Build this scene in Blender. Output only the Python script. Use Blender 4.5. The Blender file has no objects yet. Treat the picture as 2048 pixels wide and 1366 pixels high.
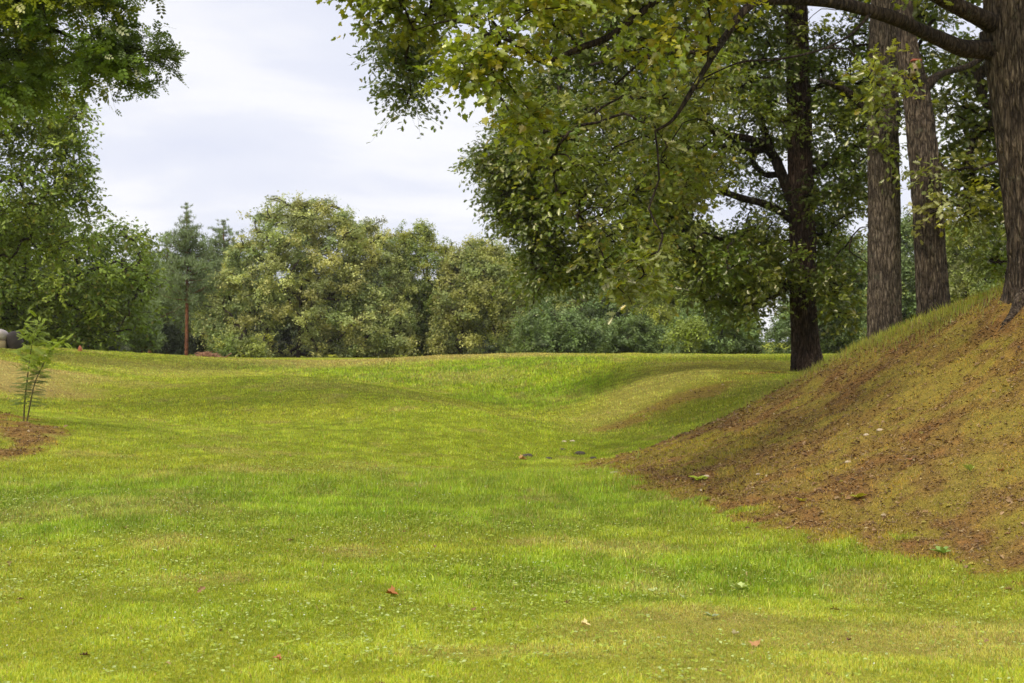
import bpy, math, random
import numpy as np

# ------------------------------------------------------------------ camera, sky, sun, exposure
scene = bpy.context.scene
C = scene.collection
CAMZ = 1.7
FPX = 2844.0            # focal length in pixels of the 2048 px wide photograph (50 mm lens)
cam_d = bpy.data.cameras.new('camera')
cam = bpy.data.objects.new('camera', cam_d)
C.objects.link(cam)
cam.location = (0, 0, CAMZ)
cam.rotation_euler = (math.radians(90), 0, 0)
cam_d.lens = 50
cam_d.sensor_width = 36
cam_d.clip_start = 0.1
cam_d.clip_end = 6000
cam_d.dof.use_dof = True
cam_d.dof.focus_distance = 13.5
cam_d.dof.aperture_fstop = 4.8
scene.camera = cam

SUN_EL, SUN_AZ = math.radians(43), math.radians(-146)      # azimuth from +Y, clockwise positive: sun on the left, a bit behind
sun_dir = (math.cos(SUN_EL)*math.sin(SUN_AZ), math.cos(SUN_EL)*math.cos(SUN_AZ), math.sin(SUN_EL))
sl = bpy.data.lights.new('sun', 'SUN')
sl.energy = 2.7
sl.angle = math.radians(10)
sl.color = (1.0, 0.91, 0.76)
so = bpy.data.objects.new('sun', sl)
C.objects.link(so)
from mathutils import Vector
so.rotation_euler = Vector(sun_dir).to_track_quat('Z', 'Y').to_euler()

w = bpy.data.worlds.new('World')
scene.world = w
w.use_nodes = True
nt = w.node_tree
for n in list(nt.nodes):
    nt.nodes.remove(n)
def N(nt, t, **k):
    n = nt.nodes.new(t)
    for a, b in k.items():
        if a.startswith('i_'):
            n.inputs[a[2:].replace('_', ' ')].default_value = b
        else:
            setattr(n, a, b)
    return n
def Lk(nt, a, b):
    nt.links.new(a, b)
def math_node(nt, op, a, b=None):
    n = nt.nodes.new('ShaderNodeMath'); n.operation = op
    for i, v in enumerate((a, b)):
        if v is None: continue
        if hasattr(v, 'is_linked'): nt.links.new(v, n.inputs[i])
        else: n.inputs[i].default_value = v
    return n.outputs[0]
def mixrgb(nt, fac, a, b, bt='MIX'):
    n = nt.nodes.new('ShaderNodeMix'); n.data_type = 'RGBA'; n.blend_type = bt
    for i, v in ((0, fac), (6, a), (7, b)):
        if hasattr(v, 'is_linked'): nt.links.new(v, n.inputs[i])
        elif i: n.inputs[i].default_value = (*v, 1) if len(v) == 3 else v
        else: n.inputs[i].default_value = v
    return n.outputs[2]
def ramp(nt, fac, stops):
    n = nt.nodes.new('ShaderNodeValToRGB')
    el = n.color_ramp.elements
    while len(el) < len(stops): el.new(0.5)
    for e, (p, c) in zip(el, stops):
        e.position = p; e.color = (*c, 1) if len(c) == 3 else c
    nt.links.new(fac, n.inputs[0])
    return n.outputs[0]

out = N(nt, 'ShaderNodeOutputWorld')
bg = N(nt, 'ShaderNodeBackground'); bg.inputs[1].default_value = 0.10
sky = N(nt, 'ShaderNodeTexSky', sky_type='NISHITA', sun_disc=False, sun_elevation=SUN_EL, sun_rotation=SUN_AZ)
tc = N(nt, 'ShaderNodeTexCoord')
sep = N(nt, 'ShaderNodeSeparateXYZ'); Lk(nt, tc.outputs['Generated'], sep.inputs[0])
zz = math_node(nt, 'ADD', math_node(nt, 'MAXIMUM', sep.outputs[2], 0.0), 0.16)
cx = math_node(nt, 'DIVIDE', sep.outputs[0], zz)
cy = math_node(nt, 'DIVIDE', sep.outputs[1], zz)
comb = N(nt, 'ShaderNodeCombineXYZ'); Lk(nt, cx, comb.inputs[0]); Lk(nt, cy, comb.inputs[1])
mp = N(nt, 'ShaderNodeMapping'); Lk(nt, comb.outputs[0], mp.inputs[0])
mp.inputs['Scale'].default_value = (1.15, 1.25, 1); mp.inputs['Location'].default_value = (2.3, 0.62, 0)
n1 = N(nt, 'ShaderNodeTexNoise', i_Scale=1.0, i_Detail=5.0, i_Roughness=0.48, i_Distortion=0.35)
Lk(nt, mp.outputs[0], n1.inputs['Vector'])
cl = ramp(nt, n1.outputs[0], [(0.34, (8.2, 8.5, 9.95)), (0.48, (8.95, 9.15, 10.25)), (0.57, (10.2, 10.2, 10.6)), (0.72, (10.8, 10.8, 10.9))])
# an overcast dome is brighter towards the zenith
up = N(nt, 'ShaderNodeMapRange'); up.inputs[1].default_value = 0.25; up.inputs[2].default_value = 0.9; up.inputs[3].default_value = 1.0; up.inputs[4].default_value = 2.0
Lk(nt, sep.outputs[2], up.inputs[0])
hsv = N(nt, 'ShaderNodeVectorMath', operation='SCALE'); Lk(nt, cl, hsv.inputs[0]); Lk(nt, up.outputs[0], hsv.inputs[3])
mx = mixrgb(nt, 0.93, sky.outputs[0], hsv.outputs[0])
Lk(nt, mx, bg.inputs[0]); Lk(nt, bg.outputs[0], out.inputs[0])

scene.view_settings.view_transform = 'Standard'
scene.view_settings.look = 'None'
scene.view_settings.exposure = 0.0
scene.view_settings.gamma = 1.0
scene.render.engine = 'CYCLES'
cy_ = scene.cycles
cy_.use_denoising = True
cy_.max_bounces = 6; cy_.diffuse_bounces = 3; cy_.glossy_bounces = 2; cy_.transmission_bounces = 3; cy_.transparent_max_bounces = 4
cy_.caustics_reflective = False; cy_.caustics_refractive = False
cy_.sample_clamp_indirect = 4.0

# ------------------------------------------------------------------ helpers
def pt(px, py, d):
    """world point seen at photo pixel (px, py) at distance d (used to read positions off the photograph)"""
    return np.array([(px-1024)/FPX*d, d, CAMZ+(683-py)/FPX*d])

_rt = np.random.RandomState(5).rand(64, 64, 64).astype(np.float32)
def noise3(x, y, z):
    x = np.asarray(x, dtype=np.float64); y = np.asarray(y, dtype=np.float64); z = np.asarray(z, dtype=np.float64)
    x, y, z = np.broadcast_arrays(x, y, z)
    xi = np.floor(x).astype(int); yi = np.floor(y).astype(int); zi = np.floor(z).astype(int)
    fx = x-xi; fy = y-yi; fz = z-zi
    fx = fx*fx*(3-2*fx); fy = fy*fy*(3-2*fy); fz = fz*fz*(3-2*fz)
    r = 0
    for i in (0, 1):
        for j in (0, 1):
            for k in (0, 1):
                r = r+_rt[(xi+i) & 63, (yi+j) & 63, (zi+k) & 63]*(fx if i else 1-fx)*(fy if j else 1-fy)*(fz if k else 1-fz)
    return r
def fbm(x, y, s, o=4, seed=0):
    r = 0; a = 0.5; t = 0
    x = np.asarray(x)*s; y = np.asarray(y)*s
    for k in range(o):
        r = r+a*noise3(x+seed*7.3, y+seed*3.1, seed+k*5.7); t += a
        a *= 0.5; x = x*2.03+11.1; y = y*2.03+4.7
    return r/t
def sstep(a, b, x):
    t = np.clip((x-a)/(b-a), 0, 1)
    return t*t*(3-2*t)

def tag(o, label=None, cat=None, group=None, kind=None):
    if label: o['label'] = label
    if cat: o['category'] = cat
    if group: o['group'] = group
    if kind: o['kind'] = kind
    return o

def raw_mesh(name, verts, loops, starts, mats, mat_idx=None, face_col=None, smooth=False):
    me = bpy.data.meshes.new(name)
    verts = np.ascontiguousarray(verts, dtype=np.float32)
    me.vertices.add(len(verts)); me.vertices.foreach_set('co', verts.ravel())
    me.loops.add(len(loops)); me.loops.foreach_set('vertex_index', np.ascontiguousarray(loops, dtype=np.int32))
    me.polygons.add(len(starts)); me.polygons.foreach_set('loop_start', np.ascontiguousarray(starts, dtype=np.int32))
    for m in mats: me.materials.append(m)
    if mat_idx is not None: me.polygons.foreach_set('material_index', np.ascontiguousarray(mat_idx, dtype=np.int32))
    if smooth: me.polygons.foreach_set('use_smooth', np.ones(len(starts), dtype=bool))
    me.update(calc_edges=True)
    if face_col is not None:
        a = me.attributes.new('Col', 'FLOAT_COLOR', 'FACE')
        c = np.ones((len(starts), 4), dtype=np.float32); c[:, :3] = face_col
        a.data.foreach_set('color', c.ravel())
    return me

def link(name, me, parent=None, loc=None):
    """link a mesh; vertices given in world space are moved to the parent's frame"""
    o = bpy.data.objects.new(name, me)
    C.objects.link(o)
    if parent is not None: o.parent = parent
    if loc is not None: o.location = loc
    return o

def shift(me, v):
    n = len(me.vertices); a = np.empty(n*3, dtype=np.float32)
    me.vertices.foreach_get('co', a); a = a.reshape(-1, 3)-np.asarray(v, dtype=np.float32)
    me.vertices.foreach_set('co', a.ravel()); me.update()

def part(name, me, root):
    shift(me, root.location)
    return link(name, me, root)

def thing(name, loc, label, cat, group=None):
    o = bpy.data.objects.new(name, None)
    C.objects.link(o); o.location = [float(v) for v in loc]
    o.empty_display_size = 0.3
    return tag(o, label, cat, group)

def single(name, me, loc, label, cat, group=None, kind=None):
    if loc is not None: shift(me, loc)
    o = link(name, me, None, None if loc is None else [float(v) for v in loc])
    return tag(o, label, cat, group, kind)

# ---- mesh pieces (quads) gathered into one mesh
class Soup:
    def __init__(s):
        s.v = []; s.l = []; s.st = []; s.m = []; s.c = []; s.nv = 0; s.nl = 0
    def add(s, verts, faces_flat, sizes, mi=0, col=None):
        s.v.append(np.asarray(verts, dtype=np.float32))
        s.l.append(np.asarray(faces_flat, dtype=np.int64)+s.nv)
        sizes = np.asarray(sizes)
        st = np.concatenate([[0], np.cumsum(sizes)[:-1]])+s.nl
        s.st.append(st); s.m.append(np.full(len(sizes), mi))
        c = np.zeros((len(sizes), 3), dtype=np.float32)+(0.5 if col is None else np.asarray(col, dtype=np.float32))
        s.c.append(c)
        s.nv += len(verts); s.nl += len(faces_flat)
    def mesh(s, name, mats, smooth=False):
        return raw_mesh(name, np.concatenate(s.v), np.concatenate(s.l), np.concatenate(s.st), mats, np.concatenate(s.m), np.concatenate(s.c), smooth)

def stamp(soup, tv, tf, P, X, Y, Z, S, col, mi=0):
    """stamp template (tv verts, tf faces) at P with axes X,Y,Z and scale S; col (n,3)"""
    n = len(P)
    if n == 0: return
    tv = np.asarray(tv, dtype=np.float32); K = len(tv)
    S = np.asarray(S, dtype=np.float32)
    if S.ndim == 1: S = np.repeat(S[:, None], 3, 1)
    V = (P[:, None, :] + (tv[None, :, 0:1]*S[:, None, 0:1])*X[:, None, :] + (tv[None, :, 1:2]*S[:, None, 1:2])*Y[:, None, :] + (tv[None, :, 2:3]*S[:, None, 2:3])*Z[:, None, :])
    flat = np.concatenate([np.asarray(f) for f in tf]); sizes = np.array([len(f) for f in tf])
    F = (flat[None, :]+(np.arange(n)*K)[:, None]).ravel()
    soup.add(V.reshape(-1, 3), F, np.tile(sizes, n), mi, np.repeat(np.asarray(col), len(tf), axis=0))

def unit(v):
    return v/np.maximum(np.linalg.norm(v, axis=-1, keepdims=True), 1e-9)
def frames(Xd, Nd):
    X = unit(Xd); Y = unit(np.cross(Nd, X)); Z = np.cross(X, Y)
    return X, Y, Z

# leaf templates (x along the leaf, y across, z up); folded along the midrib
def leaf_lobed(lob):
    up = [(0.0, 0.02)]+lob+[(1.0, 0.0)]
    m = len(up)
    v = [(a, b, 0.28*b*1.0-0.12*a*a) for a, b in up]
    v += [(a, -b, 0.28*b-0.12*a*a) for a, b in up[:-1]]
    f1 = list(range(0, m))
    f2 = [m-1]+[m+i for i in range(m-2, -1, -1)]
    # both halves close over the midrib (0 .. m-1)
    f1 = [0]+list(range(1, m))
    f2 = [0, m-1]+[m+i for i in range(m-2, 0, -1)]
    return v, [f1[::-1], f2[::-1]]
OAK = leaf_lobed([(0.14, 0.05), (0.22, 0.22), (0.32, 0.09), (0.46, 0.34), (0.54, 0.12), (0.72, 0.37), (0.78, 0.14), (0.94, 0.17)])
MAPLE = leaf_lobed([(0.05, 0.2), (0.0, 0.36), (0.22, 0.34), (0.3, 0.56), (0.45, 0.42), (0.6, 0.44), (0.58, 0.2), (0.78, 0.18)])
OVAL = leaf_lobed([(0.25, 0.24), (0.6, 0.27), (0.85, 0.14)])
DIAM = ([(0, 0, 0), (0.45, 0.30, 0.06), (1, 0, -0.08), (0.5, -0.30, 0.06)], [[0, 1, 2, 3]])
NEEDLE = ([(0, 0.03, 0), (1, 0.012, 0), (1, -0.012, 0), (0, -0.03, 0)], [[0, 1, 2, 3]])
def pinnate(k=5, q=0.32, wd=0.42):
    v = []; f = []
    def lf(x, ang, L, W):
        c, s = math.cos(ang), math.sin(ang); b = len(v)
        for (a, t, z) in ((0, 0, 0), (0.5, W/2, 0.02), (1, 0, -0.05), (0.5, -W/2, 0.02)):
            v.append((x+(a*c*L-t*s*L), (a*s*L+t*c*L), z*L-0.18*x*x)); 
        f.append([b, b+1, b+2, b+3])
    for i in range(k):
        x = 0.18+0.72*i/k; L = q*(1-0.35*abs(i-k*0.4)/k)
        lf(x, 1.15, L, wd); lf(x, -1.15, L, wd)
    lf(0.85, 0, q*0.85, wd)
    return v, f
PINN = pinnate(3, 0.42, 0.62)
def spray_t(seed, k, sp):
    """a small spray of k diamond leaves, for crowns a long way off"""
    r = np.random.RandomState(seed); v = []; f = []
    for i in range(k):
        o = r.uniform(-0.5, 0.5, 3)*sp; a = r.uniform(0, 6.28); L = r.uniform(0.7, 1.1); tl = r.uniform(-0.5, 0.4); b = len(v)
        X = np.array([math.cos(a), math.sin(a), tl]); Y = np.array([-math.sin(a), math.cos(a), r.uniform(-0.5, 0.5)])
        for (p, q) in ((0, 0), (0.45, 0.32), (1, 0), (0.5, -0.32)): v.append(tuple(o+X*p*L*0.55+Y*q*L*0.55))
        f.append([b, b+1, b+2, b+3])
    return v, f
SPRAYS = [spray_t(s, 5, 1.3) for s in range(3)]

# ------------------------------------------------------------------ materials
def new_mat(name):
    m = bpy.data.materials.new(name); m.use_nodes = True
    for n in list(m.node_tree.nodes): m.node_tree.nodes.remove(n)
    return m, m.node_tree

def leaf_mat(name, trans=0.35, gloss=0.06, under=None, rough=0.45, tcol=(1.15, 1.1, 0.45)):
    m, t = new_mat(name)
    o = N(t, 'ShaderNodeOutputMaterial')
    at = N(t, 'ShaderNodeAttribute', attribute_name='Col')
    col = at.outputs['Color']
    if under is not None:
        ge = N(t, 'ShaderNodeNewGeometry')
        pale = mixrgb(t, under[1], col, under[0])
        col2 = mixrgb(t, ge.outputs['Backfacing'], col, pale)
    else: col2 = col
    d = N(t, 'ShaderNodeBsdfDiffuse'); Lk(t, col2, d.inputs[0])
    tr = N(t, 'ShaderNodeBsdfTranslucent'); Lk(t, mixrgb(t, 1.0, col, tcol, 'MULTIPLY'), tr.inputs[0])
    mxs = N(t, 'ShaderNodeMixShader'); mxs.inputs[0].default_value = trans
    Lk(t, d.outputs[0], mxs.inputs[1]); Lk(t, tr.outputs[0], mxs.inputs[2])
    g = N(t, 'ShaderNodeBsdfGlossy'); g.inputs['Roughness'].default_value = rough; g.inputs[0].default_value = (1.0, 0.93, 0.72, 1)
    m2 = N(t, 'ShaderNodeMixShader'); m2.inputs[0].default_value = gloss
    Lk(t, mxs.outputs[0], m2.inputs[1]); Lk(t, g.outputs[0], m2.inputs[2])
    Lk(t, m2.outputs[0], o.inputs[0])
    return m
M_OAK = leaf_mat('oak_leaf', 0.45, 0.085, ((0.26, 0.28, 0.10), 0.35), 0.36)
M_FEATHER = leaf_mat('feather_leaf', 0.40, 0.06, None, 0.4)
M_FAR = leaf_mat('far_leaf', 0.30, 0.04, None, 0.6)
M_GRASS = leaf_mat('grass_blade', 0.30, 0.05, None, 0.5)
M_LITTER = leaf_mat('dead_leaf', 0.12, 0.03, None, 0.6, (1.1, 0.8, 0.5))

def bark_mat(name, c1, c2, c3, sc=1.0):
    m, t = new_mat(name)
    o = N(t, 'ShaderNodeOutputMaterial'); p = N(t, 'ShaderNodeBsdfPrincipled')
    p.inputs['Roughness'].default_value = 0.9; p.inputs['Specular IOR Level'].default_value = 0.2
    tcn = N(t, 'ShaderNodeTexCoord')
    mpn = N(t, 'ShaderNodeMapping'); mpn.inputs['Scale'].default_value = (44*sc, 44*sc, 5.0*sc); Lk(t, tcn.outputs['Object'], mpn.inputs[0])
    nz = N(t, 'ShaderNodeTexNoise', i_Scale=1.0, i_Detail=6.0, i_Roughness=0.65, i_Distortion=0.6); Lk(t, mpn.outputs[0], nz.inputs['Vector'])
    nb = N(t, 'ShaderNodeTexNoise', i_Scale=1.3, i_Detail=4.0); Lk(t, tcn.outputs['Object'], nb.inputs['Vector'])
    cc = ramp(t, nz.outputs[0], [(0.36, c1), (0.52, c2), (0.68, c3)])
    mv = N(t, 'ShaderNodeMapping'); mv.inputs['Scale'].default_value = (13*sc, 13*sc, 3.0*sc); Lk(t, tcn.outputs['Object'], mv.inputs[0])
    wv = N(t, 'ShaderNodeTexNoise', i_Scale=2.2, i_Detail=3.0); Lk(t, mv.outputs[0], wv.inputs['Vector'])
    ad = N(t, 'ShaderNodeVectorMath', operation='ADD'); Lk(t, mv.outputs[0], ad.inputs[0]); Lk(t, wv.outputs['Color'], ad.inputs[1])
    vo = N(t, 'ShaderNodeTexVoronoi', feature='DISTANCE_TO_EDGE', i_Scale=1.0); Lk(t, ad.outputs[0], vo.inputs['Vector'])
    crk = ramp(t, vo.outputs['Distance'], [(0.0, (0.35, 0.33, 0.32)), (0.16, (1, 1, 1)), (0.5, (1.2, 1.2, 1.18))])
    cc = mixrgb(t, 1.0, cc, crk, 'MULTIPLY')
    li = N(t, 'ShaderNodeTexNoise', i_Scale=4.5, i_Detail=6.0, i_Roughness=0.7); Lk(t, tcn.outputs['Object'], li.inputs['Vector'])
    cc = mixrgb(t, ramp(t, li.outputs[0], [(0.60, (0, 0, 0)), (0.72, (0.45, 0.45, 0.45))]), cc, (0.16, 0.17, 0.11))
    big = ramp(t, nb.outputs[0], [(0.35, (0.70, 0.70, 0.70)), (0.65, (1.3, 1.28, 1.25))])
    Lk(t, mixrgb(t, 1.0, cc, big, 'MULTIPLY'), p.inputs['Base Color'])
    b = N(t, 'ShaderNodeBump'); b.inputs['Strength'].default_value = 0.9; b.inputs['Distance'].default_value = 0.05
    hh = math_node(t, 'ADD', math_node(t, 'MULTIPLY', nz.outputs[0], 0.6), math_node(t, 'MINIMUM', math_node(t, 'MULTIPLY', vo.outputs['Distance'], 2.5), 0.6))
    Lk(t, hh, b.inputs['Height']); Lk(t, b.outputs[0], p.inputs['Normal'])
    Lk(t, p.outputs[0], o.inputs[0])
    return m
M_BARK = bark_mat('oak_bark', (0.018, 0.013, 0.009), (0.092, 0.067, 0.048), (0.23, 0.185, 0.135))
M_BARKRED = bark_mat('oak_bark_reddish', (0.020, 0.012, 0.009), (0.085, 0.052, 0.039), (0.19, 0.13, 0.10))
M_BARKGREY = bark_mat('oak_bark_grey', (0.024, 0.018, 0.013), (0.12, 0.092, 0.068), (0.27, 0.22, 0.17))
M_LIMB = bark_mat('limb_bark', (0.018, 0.012, 0.009), (0.05, 0.035, 0.025), (0.10, 0.075, 0.05))
M_PINEBARK = bark_mat('pine_bark', (0.10, 0.035, 0.018), (0.26, 0.10, 0.05), (0.38, 0.17, 0.09))
M_TWIG = bark_mat('twig_bark', (0.03, 0.02, 0.012), (0.06, 0.042, 0.028), (0.1, 0.07, 0.05))

# ------------------------------------------------------------------ terrain
TP = []
def tp(*a): TP.extend(a)
for x, y, z in [(-14, -8, 0.1), (-5, -8, 0), (4, -8, 0), (14, -8, 0.6), (-16, 4, 0.15), (-7, 3, 0), (0, 0, 0), (5, 3, 0.0), (9, 2, 0.4),
                (-12, 10, 0.10), (-5, 8, 0.03), (-2, 11, 0.0), (0.5, 8, -0.01), (2.8, 7.2, 0), (-6, 13, 0.04), (-2.5, 15, 0.02), (0, 13, -0.02), (0, 17.5, -0.01), (-3.5, 18.5, 0.03),
                # toe of the right-hand mound
                (4.3, 9.3, 0.0), (3.8, 10.6, 0.0), (3.1, 11.4, 0.0), (2.4, 12.8, 0.0), (1.6, 16, 0.0), (1.0, 19.2, -0.05), (6.0, 7.6, 0.0), (9, 6, 0.3),
                # face and crest of the mound
                (5.0, 13, 0.98), (4.0, 14.5, 0.72), (3.2, 16, 0.5), (2.4, 18.5, 0.28), (5.2, 15.5, 1.55), (4.2, 18, 1.08), (5.8, 16.5, 2.16), (6.5, 13.5, 1.95), (8, 16.5, 2.9), (5.5, 18, 1.97), (5.0, 20, 1.65), (4.35, 22, 1.02), (3.0, 22.3, 0.34), (1.8, 21.8, -0.02),
                (8, 11, 1.6), (11, 10, 2.0), (12, 16, 3.3), (16, 20, 3.4), (9, 21, 2.7),
                (8.4, 32, 1.02), (8.0, 27.5, 1.35), (11, 27, 2.0), (14, 34, 1.6), (7.45, 35.6, 0.90), (5.6, 27, 0.72), (6.2, 31, 0.78),
                # swale and hollow
                (1.2, 22.6, -0.24), (0.2, 21.5, -0.12), (0.95, 27, -0.04), (2.0, 24.5, -0.08), (0.55, 31, -0.02), (0.43, 34, 0.04), (0.35, 38, 0.12), (1.0, 40.5, 0.42), (1.3, 43, 1.0), (2.6, 27, 0.08), (2.8, 32, 0.58), (4.3, 29, 0.52), (4.4, 33.5, 0.95), (3.6, 38, 0.95), (6.7, 42, 1.12),
                (1.2, 46, 1.18), (-2.7, 50, 1.19), (5, 46, 1.17), (9, 46, 1.18), (-7.4, 55, 0.95), (-11.5, 55, 1.06), (-16, 55, 1.31), (-18, 50, 1.56),
                (-9.7, 38, 0.52), (-5.7, 26, 0.17), (-3, 26, 0.27), (-1.1, 23, 0.07), (-0.2, 26, 0.26), (-1.7, 28, 0.50), (-3.5, 31, 0.72), (-5.5, 34, 0.85), (-1.8, 34, 0.38), (-0.5, 32, 0.20), (-3.5, 38, 0.50), (-5.5, 42, 0.60), (-1.2, 42, 0.60), (-2.7, 47, 1.06), (-8.5, 35, 0.78), (-7.0, 47, 0.80),
                # left bank
                (-7.6, 22, 0.50), (-6.2, 19.3, 0.2), (-6.2, 17, 0.08), (-9.5, 20.5, 0.72), (-7.0, 17.4, 0.13), (-12, 33, 1.27), (-9.2, 30, 0.57), (-11, 34, 1.0), (-10, 27.5, 0.62), (-15, 28, 1.3), (-14, 21, 1.0), (-18, 36, 1.7), (-15, 42, 1.3),
                (0, 62, 0.95), (14, 60, 1.1), (-10, 66, 0.85), (22, 48, 1.5), (-26, 56, 1.6), (0, 80, 0.7), (25, 80, 0.9), (-25, 85, 0.8), (24, 30, 2.2), (22, 12, 2.6), (-25, 12, 0.6), (-26, 34, 1.6), (0, 110, 0.6), (-40, 110, 0.6), (40, 110, 0.7), (45, 60, 1.2), (-48, 60, 1.2), (40, 0, 1.2), (-40, -5, 0.4)]:
    tp((x, y, z))
TP = np.array(TP, dtype=float)
def _phi(r2): return 0.5*r2*np.log(r2+1e-9)
_n = len(TP)
_d2 = ((TP[:, None, :2]-TP[None, :, :2])**2).sum(-1)
_A = np.zeros((_n+3, _n+3)); _A[:_n, :_n] = _phi(_d2)+np.eye(_n)*0.25
_A[:_n, _n:] = np.c_[np.ones(_n), TP[:, :2]]; _A[_n:, :_n] = _A[:_n, _n:].T
_w = np.linalg.solve(_A, np.r_[TP[:, 2], 0, 0, 0])
def terrain_raw(x, y):
    r = _w[_n]+_w[_n+1]*x+_w[_n+2]*y
    for i in range(_n):
        r = r+_w[i]*_phi((x-TP[i, 0])**2+(y-TP[i, 1])**2)
    return r
def grow(a, stop, f=1.25, s0=0.2):
    r = []; s = s0; x = a
    sg = 1 if stop > a else -1
    while (stop-x)*sg > 0:
        s *= f; x += sg*s; r.append(x)
    return r
GX = np.array(grow(-19, -1500)[::-1]+list(np.arange(-19, 15.01, 0.1))+grow(15, 1500))
GY = np.array(grow(5, -400)[::-1]+list(np.arange(5, 30, 0.085))+list(np.arange(30, 60, 0.14))+grow(60, 3000))
XX, YY = np.meshgrid(GX, GY)
core = terrain_raw(np.clip(XX, -44, 44), np.clip(YY, -8, 105))
far = np.maximum(np.abs(XX)/44, np.maximum((YY-20)/85, (20-YY)/30))
blend = sstep(0.75, 1.2, far)
ZZ = np.clip(core, -0.5, 4)*(1-blend)+0.6*blend

def poly_sd(poly, x, y):
    """signed distance to a polygon, positive inside"""
    P = np.array(poly, dtype=float); d = np.full(x.shape, 1e9); ins = np.zeros(x.shape, bool)
    for i in range(len(P)):
        a = P[i]; b = P[(i+1) % len(P)]; e = b-a
        t = np.clip(((x-a[0])*e[0]+(y-a[1])*e[1])/(e@e), 0, 1)
        d = np.minimum(d, np.hypot(x-a[0]-t*e[0], y-a[1]-t*e[1]))
        c = ((a[1] > y) != (b[1] > y)) & (x < (b[0]-a[0])*(y-a[1])/(b[1]-a[1]+1e-12)+a[0])
        ins ^= c
    return np.where(ins, d, -d)
MOUND = [(0.95, 19.9), (1.6, 16.2), (2.45, 12.8), (3.2, 11.3), (3.9, 10.4), (6, 8.2), (9, 6.5), (14, 6), (17, 22), (8, 24), (5.4, 22.6), (4.4, 22.9), (2.7, 22.4), (1.5, 21.3)]
wob = (fbm(XX, YY, 0.9, 4, 1)-0.5)*1.5
sdm = poly_sd(MOUND, XX, YY)
m_mound = sstep(-0.35, 0.40, sdm+wob*0.6+(fbm(XX, YY, 4.5, 3, 8)-0.5)*1.0)
sdl = poly_sd([(-10.5, 23.2), (-7.4, 22.5), (-6.7, 21), (-6.35, 19), (-6.7, 17.8), (-8, 17.2), (-12, 17)], XX, YY)
m_left = sstep(-0.2, 0.35, sdl+wob*0.6)
def blob(cx, cy, rx, ry, rot=0, soft=0.6):
    c, s = math.cos(rot), math.sin(rot); u = (XX-cx)*c+(YY-cy)*s; v = -(XX-cx)*s+(YY-cy)*c
    return sstep(1+soft, 1-soft, np.hypot(u/rx, v/ry)-wob*0.35)
m_strawL = sstep(-1.2, 1.0, poly_sd([(-16, 36.5), (-11.6, 35.5), (-9.2, 32), (-9.2, 29), (-11, 28), (-16, 28)], XX, YY)+wob*1.4)
m_flank = sstep(-0.8, 1.2, poly_sd([(1.3, 26.5), (1.2, 31), (3.2, 38), (7, 43), (9, 39), (7.2, 36.2), (4.2, 31)], XX, YY)+wob*1.2)
# dark litter strip from the oak to the swale, with shade edge painted in
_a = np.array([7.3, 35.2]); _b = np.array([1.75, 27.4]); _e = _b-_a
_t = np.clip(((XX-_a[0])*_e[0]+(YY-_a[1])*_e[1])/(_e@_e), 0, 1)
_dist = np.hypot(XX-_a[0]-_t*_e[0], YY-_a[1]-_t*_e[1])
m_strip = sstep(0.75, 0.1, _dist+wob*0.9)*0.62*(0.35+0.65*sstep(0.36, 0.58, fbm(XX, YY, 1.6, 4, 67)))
m_crest = np.maximum(blob(-3.5, 50, 6.5, 3.0), blob(-6, 53, 5, 2))*0.8
m_dry = np.clip(np.maximum.reduce([m_strawL*0.95, m_flank*0.45, m_crest, blob(2.6, 8.3, 1.5, 0.7)*0.45, blob(1.2, 9.0, 0.6, 0.5)*0.5, blob(-12, 45, 4, 2.5)*0.4, blob(0.9, 12.2, 0.5, 0.3)*0.4, blob(5.2, 40, 1.6, 2)*0.6,
    sstep(0.60, 0.74, fbm(XX, YY, 1.3, 4, 9))*0.38, sstep(0.58, 0.72, fbm(XX, YY, 0.35, 3, 12))*0.3]), 0, 1)
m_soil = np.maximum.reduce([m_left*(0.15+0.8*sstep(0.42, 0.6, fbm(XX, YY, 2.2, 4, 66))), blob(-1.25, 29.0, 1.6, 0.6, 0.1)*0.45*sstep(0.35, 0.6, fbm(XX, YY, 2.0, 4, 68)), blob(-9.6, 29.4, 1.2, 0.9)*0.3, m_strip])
# ground cover on the mound itself: bare litter, moss and thin grass in streaks
ms = fbm(XX*1.0+YY*0.5, YY*0.8-XX*0.4, 1.1, 5, 3)
toe = sstep(1.5, 0.15, sdm+wob*0.5)*m_mound
m_bare = np.clip(sstep(0.50, 0.40, ms)+toe*0.8-sstep(0.9, 0.1, poly_sd([(1, 19), (1.9, 24), (5, 24), (6.5, 19), (7.5, 18), (5.4, 18.2), (4.6, 20), (4, 21.6), (2.4, 21.6)], XX, YY)*-1)*0.45, 0, 1)
ms2 = fbm(XX, YY, 3.6, 4, 61)
m_bare = np.clip(m_bare*0.7+sstep(0.44, 0.60, ms2)*0.75-0.1, 0, 1)
m_soil = np.maximum(m_soil, m_mound*(0.50+0.50*m_bare))
m_len = np.maximum(blob(-3.0, 15.2, 5.8, 2.9, 0.05, 0.5)*0.9, np.maximum(blob(1.4, 11.2, 2.2, 1.1, 0.3)*0.6, blob(0.3, 18.4, 2.6, 1.1)*0.8))
m_len = np.maximum(m_len, blob(0.3, 38, 2.3, 4.2)*1.0)  # hollow: longer grass, its darker green also paints the shade there
m_len = np.maximum(m_len, np.maximum(blob(-1.5, 43, 4.5, 3.2), blob(-6.5, 47.5, 4, 2.0))*0.85)  # bowl walls: longer grass, darker green again standing in for shade
m_len = np.clip(m_len*(0.4+1.1*fbm(XX, YY, 0.8, 4, 21)), 0, 1)
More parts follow.
